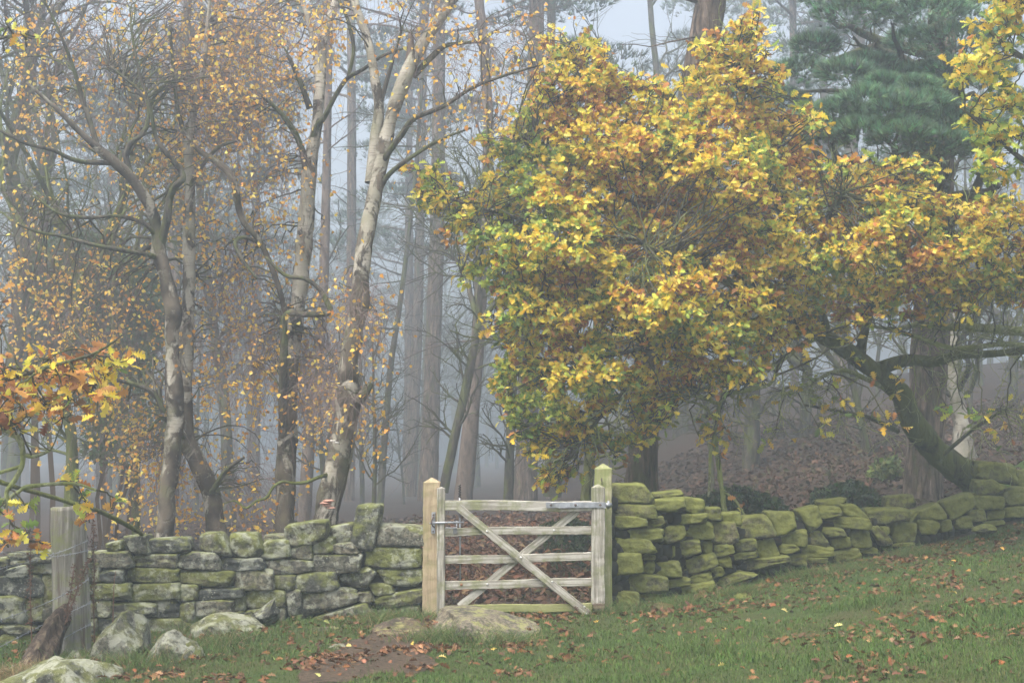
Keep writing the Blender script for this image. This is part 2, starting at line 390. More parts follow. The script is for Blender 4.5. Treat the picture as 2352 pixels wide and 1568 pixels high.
tag(sheet('grass_bank', np.arange(5.9, 9.6, .06), np.arange(18.0, 20.6, .06), .006, soil('mossy_turf', (.06, .10, .02), (.05, .08, .02), (.075, .12, .03), 1.5, 30), lambda x, y: ((x-7.6)/1.5)**2+((y-19.1)/1.1)**2 < 1+.3*vn2(x*4, y*4, 2)), kind='structure')
PATH = [(690, 1568), (700, 1535), (760, 1505), (800, 1470), (880, 1445), (975, 1425), (1000, 1440), (985, 1490), (1000, 1530), (950, 1552), (860, 1548), (800, 1568)]
pw = gp(*np.array(PATH, float).T)[:, :2]
pmask = lambda x, y: inpoly(x+.10*vn2(x*4, y*4, 9), y+.10*vn2(x*4, y*4, 10), pw)
tag(sheet('dirt_path', np.arange(-2.4, .2, .02), np.arange(8.5, 13.6, .02), .009, SOILP, pmask), kind='structure')

# ------------------------------------------------------------------ stones
def cube_template(n):
    g = np.linspace(-1, 1, n+1); P = []; Q = []; base = 0
    for ax in range(3):
        for s in (-1, 1):
            a, b = np.meshgrid(g, g, indexing='ij'); p = np.zeros(a.shape+(3,)); p[..., ax] = s; p[..., (ax+1) % 3] = a; p[..., (ax+2) % 3] = b
            i = base+np.arange((n+1)**2).reshape(n+1, n+1)
            q = np.stack([i[:-1, :-1], i[1:, :-1], i[1:, 1:], i[:-1, 1:]], -1).reshape(-1, 4)
            if s < 0: q = q[:, ::-1]
            P.append(p.reshape(-1, 3)); Q.append(q); base += (n+1)**2
    P = np.concatenate(P); Q = np.concatenate(Q)
    _, u, inv = np.unique(np.round(P*1000).astype(int), axis=0, return_index=True, return_inverse=True)
    return P[u], inv.ravel()[Q]
CT = cube_template(16); CTH = cube_template(24)
def stone_shape(seed, n=5., chips=7, tpl=CT, off=(.88, 1.25), rough=.05):
    rng = np.random.default_rng(seed); P, Q = tpl
    p = P*((np.abs(P)**n).sum(1)**(-1/n))[:, None]
    for _ in range(chips):
        d = nrm(rng.choice([-1, 1], 3)*rng.uniform(.15, 1, 3)); o = rng.uniform(*off)
        k = p@d-o; p = p-np.where(k > 0, k, 0)[:, None]*d
    p = p+nrm(p)*(rough*fbm(p*1.6+seed*3.1, seed % 97, 4))[:, None]
    return p, Q
def stone(q, Y, depth, seed, mat, parent, name='stone', expand=1.04, tpl=CT, n=9., chips=11, rough=.075, proud=0, off=(1.2, 1.55), back=1.):
    q = np.array(q, float).reshape(4, 2); c = q.mean(0); q = c+(q-c)*expand
    p, Q = stone_shape(seed, n, chips, tpl, off, rough)
    a = (p[:, 0:1]+1)/2; b = (p[:, 2:3]+1)/2
    xy = (q[0]*(1-a)+q[1]*a)*b+(q[3]*(1-a)+q[2]*a)*(1-b)
    V = at(xy[:, 0], xy[:, 1], Y(c[0]) if callable(Y) else Y)
    V[:, 1] += (p[:, 1]+1)/2*depth-proud
    return make(name, V, Q, mat, parent)
WL = """575,395,650,380,668,435,580,435 670,360,790,352,810,450,720,452 800,375,1000,368,1025,450,790,445 1100,345,1200,340,1258,465,1085,430 1255,345,1390,345,1438,460,1268,472
1440,390,1570,380,1585,470,1425,485 1565,300,1778,270,1765,390,1570,412 1590,405,1695,400,1705,485,1580,485 1710,375,1815,368,1820,450,1710,462
1820,405,1920,390,1955,450,1820,452 1950,198,2085,195,2035,430,1918,408 2070,290,2305,310,2310,410,2055,410 500,445,680,440,722,525,525,530 735,460,950,458,950,530,735,525 975,445,1170,445,1210,545,960,525
1215,480,1420,475,1435,540,1212,548 1455,485,1700,487,1700,560,1480,568 1710,460,1965,458,1955,550,1710,558 2010,420,2300,425,2290,530,2005,530 480,500,540,500,540,610,480,610 545,545,672,540,670,612,540,612
680,532,958,535,958,612,700,612 965,545,1268,550,1230,638,970,610 1270,548,1480,540,1485,650,1290,648 1490,575,1610,572,1612,650,1487,655 1617,558,1830,552,1838,655,1618,658 1840,585,2000,528,2052,560,1980,660
2055,540,2308,540,2308,628,2120,628 490,615,700,615,697,702,490,702 703,625,965,612,965,700,700,718 960,620,1075,625,1070,712,957,710 1085,645,1310,640,1318,688,1082,712 1350,655,1545,655,1550,750,1342,750
1562,660,1640,655,1648,775,1578,790 1645,665,1930,640,1950,715,1660,790 2010,620,2130,615,2150,670,2050,692 1955,665,2020,660,2045,720,1955,715 2060,690,2300,642,2300,720,2040,757 515,710,605,710,605,800,515,800
610,725,838,722,838,800,610,800 855,710,960,705,975,803,842,803 983,720,1060,718,1062,822,980,832 1062,715,1268,700,1260,785,1065,800 1275,692,1332,690,1332,768,1272,768 1190,800,1320,765,1322,820,1200,815
1330,770,1440,750,1440,790,1330,805 1485,752,1555,750,1555,820,1485,828 1720,800,1990,722,2035,800,1720,842 2140,760,2285,738,2295,820,2140,800 1595,790,1650,785,1650,820,1595,820 2060,770,2130,760,2130,830,2060,820
510,805,690,800,700,910,510,915 735,815,980,808,978,915,735,900 985,830,1060,835,1050,900,985,900 1500,825,1600,820,1600,870,1500,870 50,450,290,440,300,500,55,510 145,480,280,475,292,560,150,560 -20,475,40,475,45,520,-20,525
20,540,140,510,155,580,40,590 -30,580,210,575,218,690,-30,690 230,560,300,560,303,740,225,740 -20,690,120,680,130,830,-20,830 135,690,222,690,230,820,100,820 225,745,300,745,300,820,230,820 -20,850,90,830,200,870,60,900
-20,900,100,890,100,1000,-20,1000 300,500,480,500,480,600,300,600 300,610,485,610,485,700,300,700 300,705,510,705,510,800,300,800 300,805,510,805,510,905,300,905 230,830,300,825,300,920,230,920 110,905,230,880,230,960,110,960
310,440,490,450,480,495,300,495 2035,760,2300,825,2300,860,2035,850""".split()
WLB = """1440,350,1540,345,1575,395,1440,395 1785,310,1930,282,1930,395,1800,400 700,430,800,440,800,500,700,500 1380,820,1500,815,1500,860,1380,860 900,425,980,430,980,480,900,480"""
WRA = """60,155,400,150,525,345,85,335 65,360,510,375,530,520,85,480 60,495,420,510,420,610,60,635 440,540,620,500,640,600,450,625 510,330,830,295,850,430,550,450 865,290,1070,320,1065,465,870,455
670,490,1085,470,1080,565,680,600 1080,410,1250,405,1255,540,1090,535 1260,470,1465,455,1475,590,1300,580 75,645,590,640,585,775,80,695 610,615,850,612,865,750,620,790 870,600,1150,570,1170,740,875,735
1170,565,1400,570,1440,775,1180,800 60,725,450,755,530,890,80,905 1530,510,1750,500,1865,710,1450,735 1770,460,2050,460,2080,640,1880,695 2100,440,2300,390,2360,560,2250,650 719,790,1010,760,1030,890,830,945
1035,765,1160,770,1160,900,1090,900 1175,820,1370,795,1400,890,1215,945 1420,760,1630,745,1645,865,1430,875 1650,750,1830,740,1905,940,1655,950 1870,705,2190,650,2190,835,1950,790 75,915,370,915,385,1100,100,1125
410,920,540,930,530,970,410,970 410,1000,530,1000,530,1120,410,1120 540,1010,800,1000,820,1160,560,1130 860,970,1170,910,1210,1040,930,1130 1215,960,1360,945,1375,1060,1230,1030 1380,895,1640,870,1645,945,1390,980
1905,800,2060,805,2130,870,1910,912 1400,990,1970,935,1975,1010,1390,1110 1970,935,2190,920,2190,1030,1990,1020 90,1125,640,1170,650,1340,150,1310 650,1190,900,1175,905,1235,680,1280 915,1145,1140,1115,1150,1195,930,1220
1145,1070,1260,1045,1310,1130,1160,1180 660,1310,1150,1215,1150,1330,680,1430 1190,1195,1440,1110,1640,1140,1250,1290 80,1310,345,1340,340,1475,80,1460 355,1340,600,1345,620,1450,360,1490 80,1480,320,1480,330,1530,80,1540""".split()
WRB = """100,850,310,840,340,930,120,975 330,820,480,815,640,960,380,930 150,960,620,960,650,1090,150,1050 640,860,1050,860,1065,970,660,1040 1075,880,1195,880,1130,1000,1065,1005 1200,880,1390,800,1490,970,1200,970
1460,790,1740,690,1795,830,1550,985 1785,720,2100,730,2115,855,1820,865 1840,550,2010,545,2165,670,1840,710 1870,345,2230,380,2255,590,1860,520 2110,680,2330,620,2380,810,2120,820 2120,850,2380,820,2380,940,2150,950
110,1070,330,1065,390,1165,160,1160 0,1120,110,1110,225,1285,-20,1250 235,1180,430,1175,445,1275,240,1300 420,1110,630,1095,665,1280,460,1285 645,1060,760,1055,900,1230,770,1260 770,1055,870,1060,870,1135,820,1130
900,1020,1160,1030,1140,1215,910,1225 1175,985,1410,985,1405,1130,1185,1130 1410,990,1530,985,1550,1100,1420,1110 1580,960,1755,945,1770,1070,1590,1075 1700,890,1900,875,1930,990,1770,1000 1930,880,2110,870,2130,960,1950,980
-100,1255,240,1290,240,1380,-150,1400 265,1320,520,1295,540,1400,280,1430 530,1300,720,1290,730,1350,540,1350 2270,450,2400,450,2400,610,2270,610 -120,1395,180,1400,180,1450,-120,1450 900,1235,1130,1225,1130,1265,900,1270
2395,640,2650,600,2660,780,2400,800 2390,820,2650,800,2650,930,2400,950 2400,430,2640,400,2650,580,2410,600 1890,1000,2120,985,2120,1040,1890,1050""".split()
WRAB = ["520,240,830,205,850,300,530,310", "560,810,760,820,760,960,560,960", "830,1000,930,1010,930,1150,830,1150"]
WRBB = ["80,770,400,735,370,840,100,850", "840,725,1120,700,1175,850,830,845", "1690,690,1840,680,1840,760,1720,740"]
P4 = lambda s: np.array([float(v) for v in s.split(',')]).reshape(4, 2)
def zc(q, x0, y0, s): return np.stack([x0+q[:, 0]*s, y0+q[:, 1]*s], -1)
def core(px0, px1, top, parent, name, mat):
    """rubble heart of the wall behind the face stones"""
    rng = np.random.default_rng(5); mb = MB()
    for px in np.arange(px0, px1, 16):
        Yw = float(wallY(px)); tp = np.interp(px, *top)+14; 
        bx = at(px, tp, Yw); zt = bx[2]; zb = float(ground(bx[0], Yw))-.1; z = zb
        while z < zt-.06:
            h = rng.uniform(.09, .15); p, Q = stone_shape(int(rng.integers(1e6)), 4, 5, CT6)
            mb.add(np.stack([bx[0]+rng.normal(0, .02)+p[:, 0]*.085, Yw+.27+rng.normal(0, .02)+p[:, 1]*.14, z+h*.5+p[:, 2]*h*.62], -1), Q); z += h*.92
    return mb.build(name, mat, parent)
CT6 = cube_template(3)
COREM = plain('wall_heart_stone', (.016, .015, .011), .95, var=.5)
wl = thing('dry_stone_wall', 'grey lichen-spotted dry stone wall running left from the pale gate post', 'wall', (-2.6, 12.7, -.05), 'dry stone walls each side of the gate')
for k, s in enumerate(WL):
    q = zc(P4(s), 0, 1081.9, .42)
    o = stone(q, wallY, .30, 100+k, ST_L, wl, proud=.02*math.sin(k*2.3), expand=1.11)
    if k == 10: o['label'] = 'tall stone stood upright on the wall top'
for k, s in enumerate(WLB.split()): stone(zc(P4(s), 0, 1081.9, .42), lambda x: wallY(x)+.22, .3, 300+k, ST_L, wl)
topL = ([-40, 100, 200, 300, 420, 520, 600, 680, 760, 830, 900, 965], [1290, 1290, 1270, 1262, 1262, 1262, 1262, 1250, 1258, 1262, 1260, 1262])
core(-60, 966, topL, wl, 'rubble_core', COREM)
wr = thing('dry_stone_wall', 'green algae-covered dry stone wall climbing the slope right of the gate', 'wall', (3, 15, .2), 'dry stone walls each side of the gate')
for k, s in enumerate(WRA):
    stone(zc(P4(s), 1392.4, 1081.9, .21), wallY, .30, 400+k, ST_R, wr, proud=.02*math.sin(k*1.7), expand=1.19)
for k, s in enumerate(WRB):
    stone(zc(P4(s), 1862.8, 987.8, .21), wallY, .32, 500+k, ST_R, wr, proud=.02*math.sin(k*1.3), expand=1.16)
for k, s in enumerate(WRAB): stone(zc(P4(s), 1392.4, 1081.9, .21), lambda x: wallY(x)+.16, .3, 600+k, ST_R, wr)
for k, s in enumerate(WRBB): stone(zc(P4(s), 1862.8, 987.8, .21), lambda x: wallY(x)+.25, .3, 640+k, ST_R, wr)
topR = ([1400, 1480, 1560, 1640, 1700, 1760, 1830, 1900, 2000, 2100, 2180, 2240, 2280, 2352, 2440], [1130, 1150, 1165, 1190, 1200, 1198, 1190, 1190, 1190, 1190, 1170, 1160, 1140, 1120, 1120])
core(1404, 2430, topR, wr, 'rubble_core', COREM)

# loose boulders in front of the wall: px quad TL TR BR BL, depth position, thickness
def boulder(label, q, Y, d, seed, mat, n=4.5, chips=16, rough=.10, group=None, off=(.78, 1.08), name='boulder', cat='boulder'):
    o = stone(q, Y, d, seed, mat, None, name, 1.06, CTH, n, chips, rough, off=off)
    return tag(o, label, cat, group or 'boulders lying in front of the wall')
boulder('big rounded boulder with white lichen beside the weathered fence post', [(222, 1424), (300, 1420), (326, 1560), (186, 1562)], 10.9, .55, 11, ST_B)
boulder('half-buried pale boulder right of the big lichen boulder', [(358, 1458), (408, 1456), (455, 1560), (312, 1562)], 10.75, .5, 12, ST_B)
boulder('small dark stone against the half-buried pale boulder', [(412, 1480), (445, 1480), (468, 1530), (415, 1535)], 10.9, .3, 13, ST_L)
boulder('long grey slab tilted against the foot of the left wall', [(448, 1408), (590, 1440), (616, 1500), (412, 1495)], 12.0, .55, 14, ST_B, n=4)
boulder('triangular stone leaning on the wall behind the long grey slab', [(615, 1382), (632, 1384), (634, 1442), (545, 1440)], 12.35, .25, 15, ST_L, n=4)
boulder('large pale green block cut by the bottom left corner', [(10, 1535), (215, 1522), (250, 1640), (-60, 1640)], 9.75, .7, 16, ST_B, n=4)
boulder('small pinkish grey stone at the foot of the weathered post', [(150, 1500), (185, 1498), (206, 1545), (138, 1550)], 11.0, .35, 17, ST_B)
boulder('smooth brown slab sloping down left of the gate', [(810, 1462), (965, 1432), (985, 1510), (750, 1510)], 11.6, 1.1, 18, ST_D, n=4.5)
boulder('broad lichen-patched stone step in front of the gate', [(985, 1432), (1205, 1434), (1300, 1530), (955, 1512)], 11.4, 1.4, 19, stonemat('step_stone', [(.21, .18, .13)]*4, (.15, .155, .035), -.35, (.33, .34, .11), .6), n=4.5)
boulder('small cream stone in the grass below the brown slab', [(752, 1486), (790, 1484), (806, 1530), (740, 1530)], 11.0, .3, 20, ST_B)
boulder('dark red sandstone block in the grass right of the gate', [(1486, 1392), (1545, 1388), (1565, 1428), (1478, 1445)], 12.9, .3, 21, ST_RED, n=4)
boulder('mossy stone sunk in the grass below the right wall', [(1682, 1370), (1735, 1366), (1742, 1392), (1672, 1396)], 13.45, .3, 22, ST_R, n=4)
boulder('small brown stone in the turf under the right end of the wall', [(2248, 1206), (2290, 1204), (2298, 1228), (2238, 1226)], 16.3, .25, 23, ST_R, n=3)
boulder('flat grey stone showing through leaves at the left wall foot', [(700, 1450), (790, 1445), (800, 1475), (690, 1478)], 11.9, .4, 24, ST_D, n=3)

# ------------------------------------------------------------------ gate and posts
WOODG = woodmat('weathered_gate_wood', (.11, .10, .08), (.29, .275, .235), (.46, .45, .41), (.15, .165, .06), .5)
WOODR = woodmat('algae_gate_wood', (.20, .18, .10), (.30, .28, .16), (.38, .36, .22), (.16, .185, .05), 1.1)
WOODN = woodmat('new_pine_post', (.22, .17, .11), (.32, .255, .165), (.38, .31, .205), (.22, .21, .09), .5)
WOODO = woodmat('old_green_post', (.20, .19, .10), (.31, .29, .18), (.40, .38, .26), (.14, .18, .035), .85)
WOODW = woodmat('split_post_wood', (.09, .083, .07), (.20, .19, .165), (.34, .325, .29), (.17, .20, .05), .45, (.8, 14, 14), (.08, .05, .035))
WOODD = woodmat('rotten_wood', (.05, .035, .028), (.11, .08, .06), (.20, .165, .11), (.16, .18, .08), .3, (.8, 12, 12))
STEEL = plain('galvanised_steel', (.36, .38, .41), .45, .55, .3, 25); BOLT = plain('bright_bolt', (.62, .62, .60), .3, .7, .1); DARKM = plain('black_rubber', (.02, .02, .022), .6)
RUST = plain('rusty_steel', (.13, .10, .09), .8, .3, .4); RUSTB = plain('rust_stain', (.26, .12, .06), .8, 0, .4)
def beam(name, a, b, wd, th, mat, parent, bev=.006, up=(0, 0, 1), warp=.004, seed=0, seg=24, tip=None, tipr=.6):
    """a board from a to b; local X is the grain; wd along `up` side, th along depth"""
    a = Vector(a); b = Vector(b); L = (b-a).length; ex = (b-a).normalized(); ey = Vector(up).cross(ex).normalized(); ez = ex.cross(ey)
    xs_ = np.linspace(0, L, seg); wob = warp*vn(np.stack([xs_*2+seed, xs_*0, xs_*0], -1), seed)
    w2, t2 = wd/2, th/2; c = [(-t2+bev, -w2), (t2-bev, -w2), (t2, -w2+bev), (t2, w2-bev), (t2-bev, w2), (-t2+bev, w2), (-t2, w2-bev), (-t2, -w2+bev)]
    V = []; 
    for i, x in enumerate(xs_):
        for j, (y, z) in enumerate(c):
            e = .0022*float(hash3(i, j, seed, 3)[0])
            V.append((x, y+wob[i]*.5+e, z+wob[i]+e))
    n = 8; i = np.arange(seg*n).reshape(seg, n); q = np.stack([i[:-1], i[1:], np.roll(i[1:], -1, 1), np.roll(i[:-1], -1, 1)], -1).reshape(-1, 4)
    V += [(-.0, 0, 0), (L, 0, 0)]; fs = [q]
    t0 = np.stack([i[0], np.roll(i[0], -1), np.full(n, seg*n)], -1); e = i[-1]
    if tip:   # pointed end: a shrunken ring then the apex
        V[-1] = (L+tip, 0, 0)
    t1 = np.stack([np.roll(e, -1), e, np.full(n, seg*n+1)], -1)
    o = make(name, V, [q, t0, t1], mat, None, smooth=False)
    o.matrix_world = Matrix.Translation(a) @ Matrix((ex, ey, ez)).transposed().to_4x4()
    if parent is not None:
        mw = o.matrix_world.copy(); o.parent = parent; o.matrix_parent_inverse = parent.matrix_world.inverted(); o.matrix_basis = mw
    return o
def W(px, py, Y): return [float(v) for v in at(px, py, Y)]
def rod(name, pts, r, mat, parent, k=10):
    P = np.array(pts, float); v, q = tubes(P[None], np.full((1, len(P)), r), k); m = len(P)*k
    v = np.vstack([v, P[0], P[-1]]); i = np.arange(k)
    t0 = np.stack([np.roll(i, -1), i, np.full(k, m)], -1); t1 = np.stack([i+m-k, np.roll(i, -1)+m-k, np.full(k, m+1)], -1)
    return make(name, v, [q, t0, t1], mat, parent)
def dome(name, p, r, mat, parent, axis=-1):
    th = np.arange(14)*2*math.pi/14; V = []; 
    for rr, d in ((1, 0), (.95, .25), (.7, .5), (.35, .62)):
        V += [(p[0]+r*rr*math.cos(t), p[1]+axis*r*d, p[2]+r*rr*math.sin(t)) for t in th]
    V.append((p[0], p[1]+axis*r*.66, p[2])); i = np.arange(56).reshape(4, 14)
    q = np.stack([i[:-1], np.roll(i[:-1], -1, 1), np.roll(i[1:], -1, 1), i[1:]], -1).reshape(-1, 4)
    return make(name, V, [q, np.stack([i[3], np.roll(i[3], -1), np.full(14, 56)], -1)], mat, parent)
GZ = lambda zx, zy: (940.8+zx*.27007, 1034.9+zy*.27007)
S13 = 13.0/3267
# latch post (new pine)
lp = thing('gate_post', 'pale new pine gate post with pointed top beside the latch', 'gate post', W(992, 1429, 13.1))
beam('post_body', W(990, 1450, 13.12), W(992, 1107, 13.12), .155, .15, WOODN, lp, .006, (1, 0, 0), .002, 1, 30, tip=.045)
cat_ = thing('x', None, None); bpy.data.objects.remove(cat_)
c0 = W(*GZ(201, 610), 13.03)
o = beam('latch_catch', W(*GZ(201, 700), 13.035), W(*GZ(203, 520), 13.035), .034, .008, STEEL, lp, .002, (1, 0, 0), 0, 3, 4)
for zx, zy in ((203, 545), (200, 685)): dome('catch_bolt', W(*GZ(zx, zy), 13.03), .009, RUST, lp)
rod('striker_hook', [W(*GZ(205, 560), 13.02), W(*GZ(190, 590), 12.985), W(*GZ(183, 618), 12.97), W(*GZ(195, 636), 12.975), W(*GZ(208, 650), 13.02)], .007, RUST, lp, 8)
# hanging post (old, green)
hp = thing('gate_post', 'taller old green-stained hanging post at the right end of the gate', 'gate post', W(1384, 1405, 13.25))
beam('post_body', W(1386, 1425, 13.27), W(1385, 1076, 13.27), .155, .16, WOODO, hp, .01, (1, 0, 0), .004, 2, 30, tip=.05)
rod('post_hook', [W(*GZ(1633, 235), 13.18), W(*GZ(1633, 250), 13.15), W(*GZ(1636, 285), 13.17)], .006, RUST, hp, 8)
rod('hinge_pin', [W(*GZ(1690, 425), 13.06), W(*GZ(1690, 495), 13.06)], .012, STEEL, hp, 10)
# the gate leaf
gt = thing('field_gate', 'weathered five-barred wooden field gate with crossed braces', 'gate', W(1200, 1412, 13.0))
YG = 13.02
beam('stile', W(1013.2, 1420, YG), W(1013.2, 1121, YG), .073, .075, WOODG, gt, .006, (1, 0, 0), .003, 3, 26, tip=.014)
beam('stile', W(1373.5, 1386, YG+.03), W(1373.5, 1119, YG+.03), .124, .078, WOODG, gt, .008, (1, 0, 0), .003, 4, 26, tip=.032)
rails = [((1022, 1160.5), (1360, 1161.5), .090, .07), ((1022, 1221), (1360, 1216.5), .073, .028), ((1022, 1285.4), (1360, 1278), .075, .028), ((1022, 1344.2), (1360, 1335.8), .076, .028), ((1022, 1399.5), (1360, 1392.5), .072, .028)]
for k, (a, b, wd, th) in enumerate(rails):
    beam('rail', W(*a, YG), W(*b, YG+.03), wd, th, WOODG if k < 4 else WOODR, gt, .005, warp=.006, seed=10+k, seg=40)
beam('brace', W(*GZ(412, 478), YG-.035), W(*GZ(1540, 1400), YG-.01), .070, .026, WOODG, gt, .004, warp=.004, seed=21, seg=40)
beam('brace', W(*GZ(1425, 508), YG+.055), W(*GZ(425, 1325), YG+.03), .070, .026, WOODG, gt, .004, warp=.004, seed=22, seg=40)
for zx, zy in ((656, 684), (945, 907), (1211, 1112), (1486, 1325)): dome('bolt', W(*GZ(zx, zy), YG-.046), .0105, BOLT, gt)
for zx, zy in ((1228, 676), (660, 1133), (379, 1353)): dome('bolt', W(*GZ(zx, zy), YG-.016), .0105, BOLT, gt)
dome('bolt', W(*GZ(440, 1137), YG-.012), .013, RUSTB, gt)
st = beam('hinge_strap', W(*GZ(1160, 461), YG-.042), W(*GZ(1668, 461), YG-.014), .05, .007, STEEL, gt, .002, warp=.001, seed=5)
for zx in (1203, 1412, 1622): dome('strap_bolt', W(*GZ(zx, 461), YG-.042), .012, RUST, st)
rod('strap_eye', [W(*GZ(1666, 461), YG+.0), W(*GZ(1712, 461), YG+.03)], .022, STEEL, st, 12)
lever = rod('latch_lever', [W(*GZ(426, 395), YG+.05), W(*GZ(432, 1115), YG+.04)], .0085, STEEL, gt)
hp_ = np.array([W(*GZ(425.5+8*math.cos(t), 290+t*3.35), YG+.05+.007*math.sin(t)) for t in np.linspace(0, 33, 260)])
v, q = tubes(hp_[None], np.full((1, 260), .0055), 6); mb = MB().add(v, q)
v, q = tubes(np.array([[W(*GZ(425.5, 292), YG+.05), W(*GZ(425.8, 345), YG+.05), W(*GZ(426, 400), YG+.05)]]), np.full((1, 3), .007), 8); mb.add(v, q)
mb.build('grip', DARKM, lever)
bolt = rod('latch_bolt', [W(*GZ(172, 617), 13.0), W(*GZ(235, 611), YG-.002-.045), W(*GZ(462, 607), YG-.045)], .0085, STEEL, gt)
sp_ = np.array([W(*GZ(312+t*1.7, 608+9*math.cos(t)), YG-.045+.009*math.sin(t)) for t in np.linspace(0, 50, 320)])
v, q = tubes(sp_[None], np.full((1, 320), .0018), 5); make('spring', v, q, STEEL, bolt)
brk = rod('latch_bracket', [W(*GZ(306, 655), YG-.043), W(*GZ(400, 655), YG-.043), W(*GZ(403, 596), YG-.043)], .006, STEEL, gt, 8)
beam('bracket_plate', W(*GZ(386, 706), YG-.020), W(*GZ(386, 655), YG-.03), .03, .006, STEEL, brk, .001, (1, 0, 0), 0, 7, 3)
beam('foot_block', W(*GZ(1562, 1322), YG-.03), W(*GZ(1662, 1320), YG-.03), .05, .02, WOODD, gt, .004, seed=31, seg=8)

# ------------------------------------------------------------------ weathered fence post, wires, stump, dead stalks
fp = thing('fence_post', 'thick split weathered post with barbed wire at the left', 'fence post', W(165, 1495, 11.6))
P = np.array([W(165, 1510, 11.6), W(164, 1400, 11.6), W(161, 1300, 11.6), W(158, 1220, 11.6), W(157, 1163, 11.6)])
P = spline(P, 26); rr = np.interp(np.linspace(0, 1, 26), [0, .5, 1], [.152, .143, .136])
V, F = trunk_tube(P, rr, 40, .03, 2.2, 7, True); V[-1, 2] = V[-2, 2]+.01
ang = np.arctan2(V[:, 1]-P[:, 1].mean(), V[:, 0]-P[:, 0].mean())
V[:, :2] -= (V[:, :2]-P[:, :2].mean(0))*(.10*np.exp(-((ang+1.9)/.13)**2)+.08*np.exp(-((ang+.95)/.1)**2))[:, None]
V[:, 2] += np.where(V[:, 2] > P[-1, 2]-.02, .012*vn(V*14, 3), 0)
o = make('post_body', V, F, None, None); Mx = Matrix.Rotation(R(90), 4, 'Y')
me = o.data; me.transform(Mx.inverted()); o.matrix_world = Mx; me.materials.append(WOODW)
o.parent = fp; o.matrix_parent_inverse = fp.matrix_world.inverted(); o.matrix_basis = Mx
ZW = lambda zx, zy: (zx*.2501, 1176+zy*.2501)
wires = [[(-160, 600, 10.2), (0, 520, 10.6), (280, 450, 11.2), (500, 380, 11.42), (640, 330, 11.43), (785, 268, 11.5), (800, 255, 11.7)],
         [(-150, 380, 10.3), (180, 368, 11.0), (430, 408, 11.4), (640, 385, 11.42), (792, 353, 11.5), (800, 350, 11.7)],
         [(-160, 1070, 10.2), (0, 995, 10.6), (380, 850, 11.3), (640, 725, 11.43), (800, 622, 11.5), (808, 612, 11.7)],
         [(-160, 1320, 10.2), (0, 1235, 10.6), (280, 1090, 11.2), (540, 960, 11.4), (720, 880, 11.43), (822, 832, 11.52), (830, 825, 11.7)],
         [(-160, 1560, 10.2), (0, 1480, 10.6), (250, 1340, 11.15), (440, 1240, 11.35), (560, 1170, 11.4), (740, 1070, 11.43), (825, 1030, 11.52), (835, 1025, 11.7)]]
names = ['top', 'second', 'middle', 'fourth', 'lowest']
for k, wv in enumerate(wires):
    C = spline([W(*ZW(a, b), Y) for a, b, Y in wv], 160); mb = MB()
    t = np.linspace(0, 1, 160)*150
    for ph in (0, math.pi):
        Q = C+.0028*np.stack([0*t, np.cos(t+ph), np.sin(t+ph)], -1); v, q = tubes(Q[None], np.full((1, 160), .0021), 4); mb.add(v, q)
    rg = np.random.default_rng(k)
    for i in range(6, 154, 9):
        for s in range(4):
            d = rg.normal(size=3); d[0] *= .3; d = nrm(d)*.018; v, q = tubes(np.array([[C[i]-d, C[i], C[i]+d]]), np.array([[.0007, .002, .0007]]), 4); mb.add(v, q)
    tag(mb.build('barbed_wire', STEEL), f'{names[k]} strand of barbed wire stapled to the weathered post', 'barbed wire', 'barbed wire strands on the fence')
P = spline([W(60, 1590, 10.9), W(85, 1520, 11.05), W(112, 1465, 11.2), W(140, 1415, 11.33), W(152, 1388, 11.38)], 30)
V, F = trunk_tube(P, np.interp(np.linspace(0, 1, 30), [0, .4, .8, 1], [.10, .085, .055, .02]), 28, .22, 5, 3, True, .5)
tag(make('rotten_stump', V, F, barkmat('rotten_bark', (.025, .018, .015), (.085, .062, .05), (.19, .155, .10), (14, 14, 3), .8)), 'dark rotten timber leaning against the weathered fence post', 'dead wood')
STALK = plain('dead_stalk', (.16, .085, .055), .8, 0, .5, 40); STRAW = plain('straw', (.38, .30, .17), .8, 0, .3, 20)
for lab, pts, Y, seeds in (('tall brown dock stalk standing right of the weathered post', [(218, 1500), (215, 1400), (216, 1300), (213, 1180)], 11.75, 1), ('dead dock stalk in front of the far left stones', [(74, 1540), (72, 1450), (69, 1340), (70, 1238)], 11.1, 2),
        ('seeded dock stalk slanting across the weathered post', [(105, 1540), (140, 1450), (160, 1370), (170, 1300)], 11.3, 3), ('red-brown stem before the mossy wall stones', [(258, 1455), (260, 1400), (262, 1340), (266, 1310)], 12.1, 4), ('leaning dead dock stalk against the post side', [(108, 1530), (150, 1430), (178, 1350), (204, 1285)], 11.25, 5)):
    C = spline([W(a, b, Y) for a, b in pts], 40); rg = np.random.default_rng(seeds); mb = MB(); v, q = tubes(C[None], np.linspace(.006, .003, 40)[None], 5); mb.add(v, q)
    if seeds != 4:
        i = rg.integers(14, 40, 260); pos = C[i]+rg.normal(0, .013, (260, 3)); v, q, c = leaves(pos, rg.normal(size=(260, 3)), rg.normal(size=(260, 3)), rg.uniform(.008, .018, 260), np.zeros((260, 3)), rg, BLOB, wide=1.6); mb.add(v, q)
    tag(mb.build('dead_stalk', STALK), lab, 'dead stalk', 'dead dock stalks by the fence')

